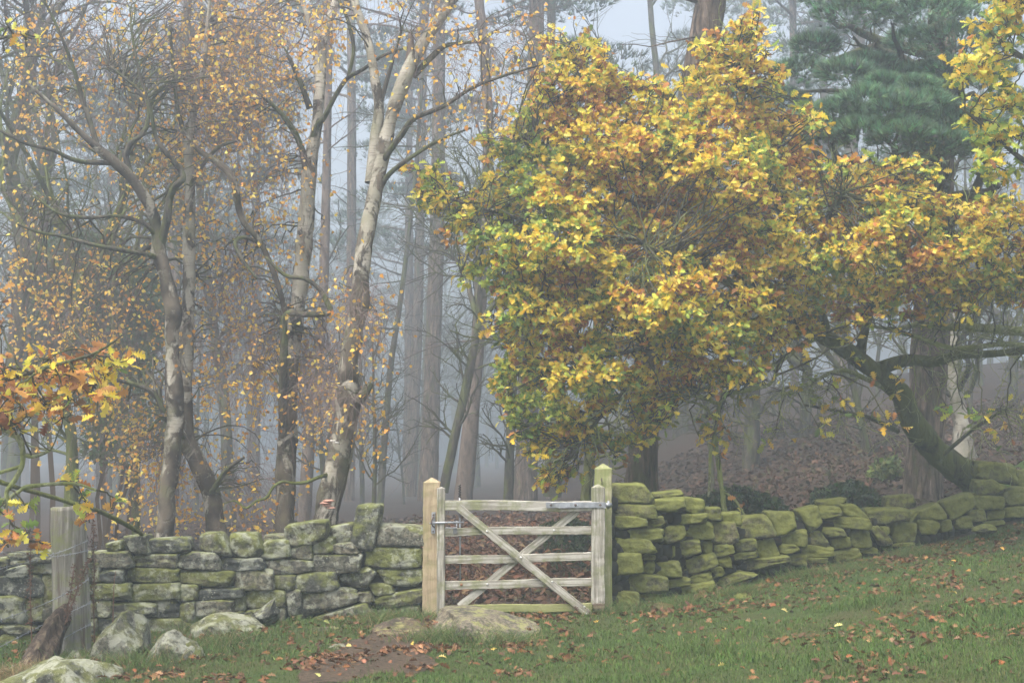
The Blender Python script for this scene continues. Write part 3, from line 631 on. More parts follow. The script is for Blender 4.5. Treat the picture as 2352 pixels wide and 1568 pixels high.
# ------------------------------------------------------------------ trees
SLIM = [.87]   # the birches are a little slimmer than traced
def limb_path(rows, n=None, Y=None):
    """rows (px, py, Y, half width in photograph pixels) -> smooth path and radii in metres"""
    r = np.array(rows, float); n = n or max(10, len(r)*7); s = spline(r, n); P = at(s[:, 0], s[:, 1], s[:, 2]); return P, np.maximum(s[:, 3]*SLIM[0], .8)*s[:, 2]/3267
def add_limb(parent, rows, mat, name='limb', sides=14, lump=.10, ls=5, seed=1, ridge=0, flare=0, n=None):
    P, Rd = limb_path(rows, n); V, F = trunk_tube(P, Rd, sides, lump, ls, seed, True, ridge, flare); make(name, V, F, mat, parent); return P, Rd
def connect(targets, P, Rd, rng, n=9, r0=.014, r1=.003, arch=.25, kmax=.8, spread=0):
    """branches from the nearest limb points to the targets"""
    d = np.linalg.norm(targets[:, None]-P[None], axis=-1)+rng.uniform(0, .5+spread, (len(targets), len(P))); j = d.argmin(1)
    A = P[j]; t = np.linspace(0, 1, n)[None, :, None]; L = np.linalg.norm(targets-A, axis=1)
    mid = (A+targets)/2+rng.normal(0, .13, A.shape)*L[:, None]; mid[:, 2] += arch*L
    C = (1-t)**2*A[:, None]+2*t*(1-t)*mid[:, None]+t*t*targets[:, None]
    C = C+rng.normal(0, .02, C.shape)*np.minimum(L, 2)[:, None, None]*(t*(1-t)*4)
    ra = np.clip(r0*(.5+.5*L), r1*1.5, Rd[j]*kmax); R_ = ra[:, None]*(1-t[..., 0])+r1*t[..., 0]
    return C, R_, L
def region(polys, n, Yr, rng, dens=None):
    out = []
    for poly, w_ in polys:
        p = np.array(poly, float); lo, hi = p.min(0), p.max(0); m = int(n*w_); x = np.zeros(0); y = x
        while len(x) < m:
            a = rng.uniform(lo[0], hi[0], m*2); b = rng.uniform(lo[1], hi[1], m*2); k = inpoly(a, b, p); x = np.concatenate([x, a[k]]); y = np.concatenate([y, b[k]])
        out.append(np.stack([x[:m], y[:m]], -1))
    o = np.concatenate(out); Y = rng.uniform(*Yr, len(o)); return at(o[:, 0], o[:, 1], Y)
BG = [(.92, .62, .10), (.88, .54, .08), (.94, .72, .20), (.78, .46, .09), (.74, .36, .07)]
def weep(parent, targets, P, Rd, rng, ntw=9, leafp=1.0, Ltw=(.5, 1.25), r0=.014, cols=BG, lsz=(.022, .038)):
    """birch branches with thin hanging twigs and small golden leaves"""
    C, R_, L = connect(targets, P, Rd, rng, r0=r0)
    S, D, Ln, Rn = spawn(C, R_, np.maximum(L, .8), ntw, .45, 1., R(55), rng, (.35, .8)); Ln = rng.uniform(*Ltw, len(Ln))
    T1 = grow(S, D, Ln, 7, .26, -.30, rng); R1 = taper(np.full(len(S), .0022), 7, .5)
    S2, D2, L2, _ = spawn(T1, R1, Ln, 3, .1, 1., R(40), rng); L2 = rng.uniform(.15, .45, len(L2)); T2 = grow(S2, D2, L2, 5, .22, -.32, rng); R2 = taper(np.full(len(S2), .0013), 5, .6)
    mb = MB(); v, q = tubes(C, R_*.75, 5); mb.add(v, q); tw = MB(); v, q = tubes(T1, R1, 3); tw.add(v, q); v, q = tubes(T2, R2, 3); tw.add(v, q)
    mb.build('branch_spray', DARKB, parent); crown = tw.build('twig_spray', TWIGM, parent)
    k = int(len(S2)*leafp*2.0); i = rng.integers(0, len(S2), k); t = rng.integers(1, 5, k); pos = T2[i, t]+rng.normal(0, .008, (k, 3))
    # some sprays keep their leaves, others are already bare
    keep = vn(pos*1.5, 77)+.55*rng.normal(size=k) > -.25; pos = pos[keep]; k = len(pos)
    a = nrm(rng.normal(size=(k, 3))*[1, 1, .6]+[0, 0, -.8]); v, q, c = leaves(pos, a, rng.normal(size=(k, 3))+[0, -.6, .3], rng.uniform(*lsz, k)*1.55, pal(cols, k, rng), rng, BIRCH, wide=1.15)
    make('crown', v, q, LEAF, parent, c)
rng = np.random.default_rng(3)
# --- birch C: the white leaning birch left of the gate
bC = thing('birch_tree', 'tall white leaning birch with rough black base, nearest to the left of the gate', 'tree', W(745, 1215, 14.8), 'birches behind the left wall')
PC, RC = add_limb(bC, [(744, 1240, 14.8, 40), (752, 1180, 14.8, 33), (768, 1100, 14.8, 33), (788, 1010, 14.8, 33), (800, 930, 14.8, 33), (800, 850, 14.8, 26), (812, 770, 14.8, 23), (825, 700, 14.8, 24), (830, 620, 14.8, 23), (850, 500, 14.9, 20), (868, 410, 14.95, 20), (893, 290, 15, 18), (922, 200, 15, 18), (962, 115, 15.1, 16), (1012, 40, 15.2, 14), (1060, -40, 15.3, 12), (1120, -180, 15.5, 8)], BIRCHD, 'trunk', 30, .16, 5, 4, n=150)
lC = [add_limb(bC, r, m_, seed=k+20) for k, (r, m_) in enumerate([
 ([(850, 420, 15, 15), (860, 330, 15.05, 15), (871, 250, 15.1, 14), (862, 189, 15.1, 13), (854, 139, 15.15, 12), (842, 84, 15.2, 11), (820, 25, 15.2, 11), (812, -20, 15.3, 10), (800, -140, 15.4, 7)], BIRCHM),
 ([(874, 380, 14.95, 9), (888, 357, 14.9, 8), (921, 311, 14.8, 8), (951, 273, 14.7, 7), (1018, 244, 14.6, 6), (1085, 202, 14.5, 5), (1152, 176, 14.4, 4), (1236, 151, 14.3, 2.5)], DARKB),
 ([(868, 440, 14.95, 9), (890, 405, 14.9, 7), (921, 378, 14.8, 6), (984, 336, 14.7, 5), (1026, 315, 14.6, 4), (1081, 294, 14.5, 3)], DARKB),
 ([(950, 175, 15.1, 9), (997, 126, 15.2, 8), (1026, 105, 15.3, 6), (1089, 97, 15.4, 4), (1110, 99, 15.4, 2)], DARKB),
 ([(932, 190, 15.1, 10), (942, 120, 15.1, 10), (944, 76, 15.1, 7)], PINER),
 ([(752, 1090, 14.7, 6), (731, 1096, 14.6, 5), (700, 1108, 14.55, 5), (672, 1109, 14.5, 4), (648, 1106, 14.45, 4), (628, 1118, 14.4, 4), (612, 1142, 14.4, 4), (590, 1150, 14.4, 3), (565, 1166, 14.4, 3), (540, 1150, 14.4, 2), (515, 1156, 14.4, 1.5)], OAKB),
 ([(815, 930, 14.75, 16), (835, 905, 14.7, 14), (852, 880, 14.7, 8)], DARKB),
 ([(871, 250, 15.1, 7), (890, 180, 15.1, 6), (905, 130, 15.1, 4), (925, 60, 15, 3)], DARKB)])]
PAC = np.concatenate([PC[50:]]+[p for p, r in lC]); RAC = np.concatenate([RC[50:]]+[r for p, r in lC])
tg = region([([(700, 830), (860, 800), (880, 900), (890, 960), (780, 960), (700, 930)], .22), ([(780, 600), (860, 600), (880, 760), (790, 790)], .2), ([(1000, 60), (1240, 0), (1330, 60), (1240, 160), (1000, 320), (940, 330)], .28), ([(680, -40), (1050, -40), (1100, 60), (700, 120)], .3)], 95, (14.2, 15.6), rng)
weep(bC, tg, PAC, RAC, rng, 7, .55, (.3, .7))
# --- birch B
bB = thing('birch_tree', 'upright grey birch with dark crusted base, between the leaning birch and the twisted one', 'tree', W(650, 1235, 16.2), 'birches behind the left wall')
PB, RB = add_limb(bB, [(650, 1255, 16.2, 28), (653, 1180, 16.2, 26), (656, 1080, 16.2, 27), (662, 960, 16.2, 24), (666, 860, 16.2, 21), (680, 740, 16.2, 20), (691, 640, 16.2, 21), (700, 540, 16.2, 22), (706, 450, 16.2, 20), (715, 360, 16.2, 18), (728, 290, 16.2, 15), (733, 220, 16.2, 15), (738, 150, 16.3, 14), (745, 80, 16.3, 13), (772, 0, 16.4, 11), (800, -130, 16.5, 8)], BIRCHD, 'trunk', 28, .14, 5, 5, n=130)
lB = [add_limb(bB, r, m_, seed=k+40) for k, (r, m_) in enumerate([
 ([(732, 190, 16.2, 9), (726, 118, 16.3, 9), (708, 45, 16.3, 8), (684, -30, 16.4, 6)], BIRCHM),
 ([(715, 330, 16.2, 8), (728, 290, 16.1, 8), (745, 269, 16, 7), (774, 214, 15.9, 6), (798, 180, 15.8, 6), (833, 160, 15.6, 5), (880, 128, 15.5, 4), (940, 108, 15.4, 2)], DARKB),
 ([(799, 180, 15.8, 5), (812, 117, 15.8, 5), (800, 50, 15.8, 5), (774, -10, 15.8, 4)], DARKB),
 ([(705, 400, 16.2, 10), (692, 340, 16.1, 9), (670, 294, 16, 8), (640, 255, 15.9, 6), (600, 220, 15.8, 4)], DARKB),
 ([(712, 250, 16.2, 9), (690, 190, 16.1, 7), (662, 128, 16, 5)], DARKB),
 ([(650, 980, 16, 12), (650, 900, 15.9, 12), (652, 800, 15.8, 11), (656, 725, 15.7, 9), (700, 722, 15.6, 8), (755, 718, 15.5, 8), (750, 692, 15.5, 7), (731, 662, 15.5, 6), (700, 640, 15.5, 6), (655, 632, 15.5, 5), (610, 590, 15.5, 3)], DARKB),
 ([(665, 760, 16, 8), (640, 660, 15.9, 7), (600, 560, 15.8, 8), (567, 521, 15.7, 8), (550, 483, 15.7, 9), (538, 421, 15.6, 10), (521, 391, 15.6, 10), (487, 365, 15.6, 8), (454, 344, 15.6, 6), (420, 300, 15.6, 4)], BIRCHA),
 ([(600, 560, 15.8, 5), (560, 545, 15.7, 5), (540, 560, 15.6, 5), (560, 600, 15.5, 4), (590, 640, 15.5, 3)], DARKB)])]
PAB = np.concatenate([PB[60:]]+[p for p, r in lB]); RAB = np.concatenate([RB[60:]]+[r for p, r in lB])
tg = region([([(500, 520), (780, 560), (800, 700), (700, 860), (480, 760)], .32), ([(590, 770), (760, 770), (790, 880), (640, 900), (560, 850)], .34), ([(480, 0), (690, 0), (700, 200), (640, 420), (560, 520), (500, 330)], .46)], 135, (15.8, 17.4), rng)
weep(bB, tg, PAB, RAB, rng, 8, .85)
# --- birch A: two twisted stems left
bA = thing('birch_tree', 'twisted dark birch with spreading limbs and a golden weeping crown at the left', 'tree', W(378, 1240, 15.4), 'birches behind the left wall')
PA, RA = add_limb(bA, [(376, 1255, 15.4, 26), (385, 1130, 15.4, 23), (394, 1050, 15.4, 21), (402, 960, 15.4, 21), (398, 880, 15.4, 22), (394, 790, 15.4, 19), (398, 730, 15.4, 22), (385, 650, 15.4, 20), (366, 585, 15.4, 19), (360, 530, 15.4, 17), (342, 470, 15.3, 15), (302, 410, 15.2, 14), (265, 375, 15.1, 13), (225, 340, 15, 11), (180, 300, 14.9, 8), (130, 250, 14.8, 6), (60, 190, 14.7, 4)], BIRCHA, 'trunk', 26, .2, 5, 6, n=130)
lA = [add_limb(bA, r, DARKB, seed=k+60) for k, r in enumerate([
 [(370, 560, 15.4, 12), (384, 500, 15.3, 11), (390, 455, 15.3, 10), (405, 425, 15.2, 10), (420, 410, 15.2, 9), (412, 388, 15.2, 8), (380, 350, 15.1, 7), (357, 311, 15.1, 6), (345, 250, 15, 5), (318, 160, 15, 4), (300, 60, 15, 3)],
 [(355, 590, 15.3, 8), (336, 584, 15.2, 7), (260, 571, 15, 6), (202, 559, 14.9, 5), (139, 542, 14.8, 5), (88, 533, 14.7, 4), (40, 515, 14.6, 3)],
 [(362, 545, 15.4, 8), (340, 520, 15.3, 6), (319, 508, 15.3, 6), (269, 496, 15.2, 5), (202, 500, 15.1, 5), (139, 491, 15, 4), (90, 460, 15, 3)],
 [(300, 405, 15.2, 10), (290, 360, 15.2, 8), (300, 330, 15.2, 8), (325, 310, 15.2, 6), (340, 280, 15.2, 5), (330, 220, 15.2, 4), (250, 150, 15.2, 3)],
 [(225, 340, 15, 8), (200, 260, 15, 7), (192, 240, 15, 7), (170, 160, 14.9, 5), (130, 60, 14.8, 4), (90, -20, 14.7, 3)],
 [(265, 375, 15.1, 8), (180, 370, 14.9, 6), (120, 345, 14.7, 5), (60, 330, 14.5, 4), (0, 300, 14.4, 4)],
 [(376, 945, 15.3, 8), (350, 900, 15.2, 6), (300, 880, 15.1, 5), (260, 870, 15, 5), (230, 850, 14.9, 4)]])]
PAA = np.concatenate([PA[60:]]+[p for p, r in lA]); RAA = np.concatenate([RA[60:]]+[r for p, r in lA])
tg = region([([(30, -30), (560, -30), (600, 200), (520, 420), (400, 500), (280, 430), (200, 330), (40, 320), (0, 200)], .62), ([(0, 440), (360, 520), (360, 700), (60, 800), (0, 700)], .14), ([(30, 690), (400, 690), (420, 930), (300, 960), (60, 840)], .24)], 215, (15.3, 17.6), rng)
weep(bA, tg, PAA, RAA, rng, 7, .95)
# --- birch A2: paler stem crossing behind
bD = thing('birch_tree', 'slender pale birch crossing behind the twisted dark one with a leaning base', 'tree', W(497, 1240, 15.9), 'birches behind the left wall')
PD, RDD = add_limb(bD, [(500, 1255, 15.9, 27), (486, 1140, 15.9, 25), (456, 1065, 15.9, 23), (430, 1010, 15.9, 22), (425, 940, 15.9, 20), (426, 850, 15.9, 18), (430, 740, 15.9, 18), (434, 640, 15.9, 17), (434, 540, 15.9, 16), (436, 440, 15.9, 14), (434, 380, 15.9, 13), (432, 320, 15.9, 12), (450, 240, 15.9, 9), (468, 150, 15.9, 7), (480, 20, 15.9, 5), (490, -100, 15.9, 3)], BIRCHD, 'trunk', 26, .15, 5, 8, n=110)
lD = [add_limb(bD, r, DARKB, seed=k+80) for k, r in enumerate([
 [(432, 440, 15.9, 7), (452, 400, 15.8, 6), (500, 340, 15.7, 5), (560, 320, 15.6, 3)], [(432, 330, 15.9, 7), (410, 260, 15.8, 6), (400, 180, 15.7, 5), (390, 60, 15.6, 4)],
 [(486, 1130, 15.8, 8), (520, 1080, 15.6, 6), (560, 1050, 15.5, 4)], [(440, 1020, 15.9, 8), (400, 980, 15.7, 7), (370, 960, 15.5, 5), (340, 990, 15.4, 3)]])]
PAD = np.concatenate([PD[20:]]+[p for p, r in lD]); RAD = np.concatenate([RDD[20:]]+[r for p, r in lD])
tg = region([([(330, -30), (700, -30), (660, 200), (560, 330), (440, 380)], .42), ([(430, 480), (600, 500), (560, 900), (440, 880)], .25), ([(290, 940), (420, 960), (460, 1080), (360, 1140)], .26), ([(450, 1040), (640, 1040), (640, 1140), (470, 1180)], .19)], 105, (15.6, 17.2), rng)
weep(bD, tg, PAD, RAD, rng, 7, 1.0)
# bracket fungi
def fungus(label, px, py, Y, wpx, mat, n, seed):
    rg = np.random.default_rng(seed); mb = MB(); s = Y/3267
    for k in range(n):
        c = np.array(W(px+rg.uniform(-.35, .35)*wpx*(n > 1), py+(k-n/2)*wpx*.2, Y)); r = wpx*s*.5*rg.uniform(.6, 1); th = np.linspace(0, 2*math.pi, 25)[:-1]
        rr = r*(1+.13*np.sin(th*7+k)+.08*np.sin(th*12)); V = []
        for f, z in ((.02, .03), (.5, .028), (.85, .012), (1, -.004), (.9, -.014), (.3, -.03)): V.append(np.stack([c[0]+rr*f*np.cos(th), c[1]-.05+rr*f*np.sin(th)*.9, c[2]+z*r*9+0*th], -1))
        i = np.arange(6*24).reshape(6, 24); mb.add(np.concatenate(V), np.stack([i[:-1], np.roll(i[:-1], -1, 1), np.roll(i[1:], -1, 1), i[1:]], -1).reshape(-1, 4))
    tag(mb.build('bracket_fungus', mat), label, 'fungus')
fungus('frilled pinkish bracket fungus at the foot of the leaning birch', 756, 1160, 14.5, 27, plain('pink_fungus', (.42, .23, .17), .6, 0, .35, 30), 4, 1)
fungus('small white bracket fungus high on the leaning birch bark', 769, 1016, 14.44, 20, plain('white_fungus', (.62, .60, .55), .6, 0, .2, 30), 2, 2)

SLIM[0] = 1.0
# --- generic bare tree and pine builders
def bare_tree(root, base, H, r0, lean, seed, mat, n1=14, detail=1., z0=.25, side=12):
    rg = np.random.default_rng(seed); P = grow(np.array([base], float), np.array([[lean[0], lean[1], 1.]]), np.array([H]), 26, .035, .06, rg); P = P[0]
    Rr = np.linspace(r0, r0*.22, 26); Rr[0] *= 1.25; V, F = trunk_tube(P, Rr, side, .08, 2.5, seed, True); make('trunk', V, F, mat, root)
    S, D, L1, R1 = spawn(P[None], Rr[None], np.array([H]), n1, z0, .97, R(52), rg, (.22, .42), .45); T1 = grow(S, D, L1, 10, .16, .05, rg); r1 = taper(np.maximum(R1, .012), 10, .25)
    S, D, L2, R2 = spawn(T1, r1, L1, int(5*detail), .2, 1, R(45), rg, (.3, .6)); T2 = grow(S, D, L2, 8, .2, .02, rg); r2 = taper(np.maximum(R2, .007), 8, .4)
    S, D, L3, R3 = spawn(T2, r2, L2, int(6*detail), .15, 1, R(42), rg, (.35, .7)); T3 = grow(S, D, L3, 6, .22, 0, rg); r3 = taper(np.maximum(R3, .0035), 6, .5)
    mb = MB()
    for T, r, k in ((T1, r1, 6), (T2, r2, 4), (T3, r3, 3)): v, q = tubes(T, r, k); mb.add(v, q)
    mb.build('branch_network', mat, root); return P
GREENN = [(.04, .09, .05), (.055, .12, .06), (.03, .07, .045), (.075, .13, .07)]
def pads(rg, centers, rad, ntuft, nk, L, wid, cols, flat=.35):
    """flattened masses of needle tufts"""
    k = len(centers)*ntuft; c = np.repeat(centers, ntuft, 0); r = np.repeat(rad, ntuft)
    u = nrm(rg.normal(size=(k, 3))); u[:, 2] = np.where(rg.random(k) < .75, np.abs(u[:, 2]), u[:, 2]); s = rg.uniform(.35, 1, k)**.5
    off = u*(r*s)[:, None]*[1, 1, flat]*(1+.25*vn(c+u*1.5, 8))[:, None]
    d = nrm(u*[1, 1, .5]+[0, 0, .7]+.3*rg.normal(size=(k, 3))); cc = pal(cols, k, rg, jit=.28)
    return needles(c+off, d, np.full(k, L)*rg.uniform(.8, 1.2, k), nk, wid, cc, rg, .75)
def pine(root, P, Rr, seed, mat, zc_, crown_r, npad, ntuft, nk, L, wid, dead=18, side=18, ridge=.06, cols=GREENN, lump=.05, padr=(.55, 1.1)):
    rg = np.random.default_rng(seed); V, F = trunk_tube(P, Rr, side, lump, 3, seed, True, ridge, .10); make('trunk', V, F, mat, root)
    t = np.clip(np.interp(rg.uniform(zc_[0], zc_[1], npad), P[:, 2], np.arange(len(P))), 0, len(P)-1.01); A = P[t.astype(int)]
    th = rg.uniform(0, 2*math.pi, npad); fr = (A[:, 2]-zc_[0])/(zc_[1]-zc_[0]); rr = crown_r*(1-.55*fr)*rg.uniform(.25, 1, npad)
    C = A+np.stack([rr*np.cos(th), rr*np.sin(th), .25*rr], -1)
    tt = np.linspace(0, 1, 8)[None, :, None]; B = A[:, None]*(1-tt)+C[:, None]*tt; B = B+rg.normal(0, .05, B.shape)*tt*rr[:, None, None]*.6
    mb = MB(); v, q = tubes(B, taper(np.full(npad, .05), 8, .3), 5); mb.add(v, q)
    S, D, L2, R2 = spawn(B, taper(np.full(npad, .05), 8, .3), rr+.4, 5, .3, 1, R(45), rg, (.3, .6)); T = grow(S, D, L2, 6, .2, .05, rg); v, q = tubes(T, taper(np.maximum(R2, .008), 6, .4), 3); mb.add(v, q)
    if dead:
        zz = rg.uniform(P[0, 2]+1.2, zc_[0]+1, dead); i = np.interp(zz, P[:, 2], np.arange(len(P))).astype(int); S = P[i]; th = rg.uniform(0, 2*math.pi, dead); D = np.stack([np.cos(th), np.sin(th), rg.normal(.05, .25, dead)], -1)
        Ld = rg.uniform(.5, 2.6, dead); T1 = grow(S, D, Ld, 8, .13, -.01, rg); r1 = taper(rg.uniform(.01, .028, dead), 8, .3); v, q = tubes(T1, r1, 5); mb.add(v, q)
        S, D, L3, R3 = spawn(T1, r1, Ld, 7, .15, 1, R(50), rg, (.25, .5)); T2 = grow(S, D, L3, 6, .2, 0, rg); v, q = tubes(T2, taper(np.maximum(R3*.6, .004), 6, .5), 3); mb.add(v, q)
    mb.build('branch_network', mat, root); v, f, c = pads(rg, C, rg.uniform(*padr, npad), ntuft, nk, L, wid, cols); make('crown', v, f, NEEDLE, root, c, False)
def px_path(rows, ztop, n=40):
    """trunk traced in the frame and carried on above it to height ztop"""
    r = [list(x) for x in rows]; P, Rd = limb_path(r, n)
    if P[-1, 2] < ztop:
        d = nrm((P[-1]-P[-8])); d = nrm(d*[.6, .6, 1]); k = 16; L = (ztop-P[-1, 2])/d[2]; E = P[-1]+d*np.linspace(L/k, L, k)[:, None]; P = np.vstack([P, E]); Rd = np.concatenate([Rd, np.linspace(Rd[-1], Rd[-1]*.45, k)])
    return P, Rd
PN = [  # label, rows, top height, crown z range, crown r, pads, material, dead branches, seed
 ('straight grey pine trunk rising behind the pale latch post', [(983, 1150, 27, 27), (990, 950, 27, 23), (998, 700, 27, 21), (1004, 520, 27, 20), (1008, 200, 27, 17)], 16, (9.0, 16), 3.2, 22, PINEB, 20),
 ('thin straight pine trunk left of the dark one, deep in mist', [(942, 1140, 34, 17), (953, 900, 34, 15), (963, 600, 34, 13), (970, 200, 34, 12)], 16, (9, 16), 3, 18, PINEB, 30),
 ('gently bent reddish pine trunk rising behind the gate', [(1064, 1150, 21, 24), (1078, 1010, 21, 22), (1090, 880, 21, 19), (1099, 760, 21, 18), (1106, 620, 21, 17), (1118, 420, 21, 15), (1122, 300, 21, 14), (1112, 120, 21, 14), (1100, 0, 21, 13)], 13.5, (9.2, 13.5), 2.4, 12, PINER, 12),
 ('stout pine trunk seen through the gate under the oak leaves', [(1206, 1215, 23, 36), (1209, 1080, 23, 31), (1213, 900, 23, 29), (1220, 600, 23, 26), (1230, 200, 23, 22)], 15, (8.5, 15), 2.8, 18, PINEB, 10),
 ('thick fissured pine trunk right of the tall gate post, leaning behind the oak crown', [(1468, 1150, 17.5, 42), (1474, 1080, 17.5, 35), (1482, 950, 17.5, 33), (1497, 750, 17.5, 33), (1540, 480, 17.6, 34), (1596, 200, 17.8, 35), (1634, 0, 17.8, 35), (1650, -150, 17.8, 30)], 14, (7.6, 13), 2.4, 14, PINEB, 8),
 ('reddish pine trunk standing between the two upright birches', [(697, 1225, 21, 17), (713, 968, 21, 16), (738, 737, 21, 14), (746, 560, 21, 13), (752, 300, 21, 11)], 14, (8, 14), 2.6, 16, PINER, 14),
 ('thin leaning pine pole left of the misty pines', [(873, 1160, 24, 10), (884, 1000, 24, 9), (898, 837, 24, 8), (921, 681, 24, 7), (950, 450, 24, 5)], 12, (9.5, 12), 1.6, 5, DARKB, 34),
 ('dark pine trunk behind the leaning birch near the frame top', [(802, 1150, 31, 14), (806, 700, 31, 13), (808, 300, 31, 12), (806, 0, 31, 11)], 17, (9, 17), 3.4, 22, PINEB, 20),
 ('slim pine trunk near the top beside the green crown at the right', [(1826, 1100, 29, 12), (1824, 500, 29, 11), (1822, 100, 29, 10), (1820, -100, 29, 9)], 16, (8.5, 16), 3, 18, PINEB, 24)]
for k, (lab, rows, zt, zr, cr, npd, mt, dd) in enumerate(PN):
    f_ = 1.0 if rows[0][2] < 19 else 1.45; rows = [(a, b, Y*f_, h*(.84 if f_ > 1 else 1)) for a, b, Y, h in rows]; zt *= f_; zr = (zr[0]*f_-.4, zt); cr *= 1.15; P, Rd = px_path(rows, zt); t = thing('pine_tree', lab, 'tree', P[0], 'pines rising in the mist'); s = rows[0][2]/20
    pine(t, P, Rd, 200+k, mt, zr, cr, npd, 90, 10, .16*s, .006*s, dd, 18)
# the large near pine at the right with blue-green pads
t = thing('pine_tree', 'massive fissured pine with dense blue-green pads above the right wall', 'tree', W(2120, 1175, 19.5), 'pines rising in the mist')
P, Rd = px_path([(2112, 1195, 19.5, 48), (2120, 1100, 19.5, 42), (2128, 950, 19.5, 41), (2138, 780, 19.5, 40), (2150, 500, 19.5, 38), (2158, 250, 19.5, 34), (2165, 0, 19.5, 30)], 12.5, 60)
V, F = trunk_tube(P, Rd, 40, .05, 3, 9, True, .14, .08); make('trunk', V, F, PINEB, t)
rg = np.random.default_rng(12)
padl = [(1920, 262, 17.6, .45), (1990, 240, 17.4, .5), (2060, 262, 17.3, .55), (2120, 250, 17.5, .5), (2190, 285, 17.6, .5), (2250, 300, 17.8, .45), (1900, 320, 17.9, .45), (1980, 310, 17.4, .55), (2070, 320, 17.2, .55), (2150, 335, 17.4, .5), (2230, 345, 17.8, .45), (1860, 290, 18.2, .35), (2110, 205, 17.9, .3), (2030, 200, 18.2, .35),
        (1940, 175, 18.6, .5), (2000, 160, 19, .5), (2080, 185, 19.2, .5), (1870, 110, 19.2, .45), (1960, 40, 18.6, .7), (2050, 10, 18.4, .7), (2140, 40, 18.4, .7), (2200, 100, 18.6, .7), (2240, 30, 18.8, .7), (2180, 170, 18.8, .5), (2270, 180, 19, .5), (1900, -10, 18.8, .6), (2100, 100, 19.4, .5), (2320, 100, 19.6, .7), (2300, 250, 19.8, .6), (1830, 170, 20.2, .6), (1800, 240, 20.4, .5)]
C = np.array([W(a, b, Y-1.3) for a, b, Y, r in padl]); rd = np.array([r*.7 for *_, r in padl])
v, f, c = pads(rg, C, rd, 330, 16, .125, .0036, [(.07, .18, .10), (.12, .27, .15), (.04, .11, .065), (.17, .33, .19)], .42); make('crown', v, f, NEEDLE, t, c, False)
Br, Rb, _ = connect(C-np.array([0, 0, .25]), P[20:], Rd[20:], rg, 10, .05, .015, .05); S, D, L2, R2 = spawn(Br, Rb, rd*3, 7, .4, 1, R(50), rg, (.3, .6)); T = grow(S, D, L2, 7, .2, .06, rg); mb = MB(); v, q = tubes(Br, Rb, 7); mb.add(v, q); v, q = tubes(T, taper(np.maximum(R2*.5, .006), 7, .4), 4); mb.add(v, q)
mb.build('branch_network', DARKB, t)
# named broadleaf trunks in the mist
BT = [('dark leaning trunk crossing behind the reddish pine', [(1018, 1130), (1045, 1000), (1073, 876), (1100, 740)], 10, 25), ('pale birch trunk standing in shade by the sloping oak trunk', None, 0, 0),
 ('mossy crooked trunk behind the weathered fence post', [(160, 1200), (166, 1080), (162, 990), (150, 930), (160, 800), (180, 650)], 13, 19), ('dark bent trunk left of the twisted birch base', [(312, 1250), (312, 1120), (306, 1010), (285, 960), (262, 900), (258, 840)], 9, 20),
 ('faint trunk at the far left edge, upright in the mist', [(25, 900), (45, 700), (55, 600), (38, 480), (25, 380)], 17, 22), ('faint trunk beside the left-edge one, leaning the other way', [(70, 900), (88, 700), (98, 560), (104, 420)], 12, 26),
 ('dark trunk between the gate pines and the oak foliage', [(1168, 1150), (1171, 1040), (1177, 900), (1180, 700)], 10, 27), ('grey trunk right of the stout pine in the gateway', [(1268, 1140), (1274, 1000), (1282, 800)], 18, 28),
 ('slim reddish trunk just left of the tall gate post', [(1346, 1150), (1352, 1080), (1360, 980), (1372, 800)], 12, 19.5), ('dark shrubby trunk on the leaf-strewn bank left of the near pine', [(1985, 1110), (1990, 1040), (1975, 960), (1960, 880)], 9, 26),
 ('dim trunk in the middle of the leafy bank', [(1845, 1100), (1850, 980), (1855, 850)], 13, 30), ('dim wide trunk above the ferns', [(1722, 1110), (1728, 980), (1730, 850)], 17, 27), ('misty trunk right of the near pine', [(2330, 1040), (2326, 900), (2330, 760)], 11, 33)]
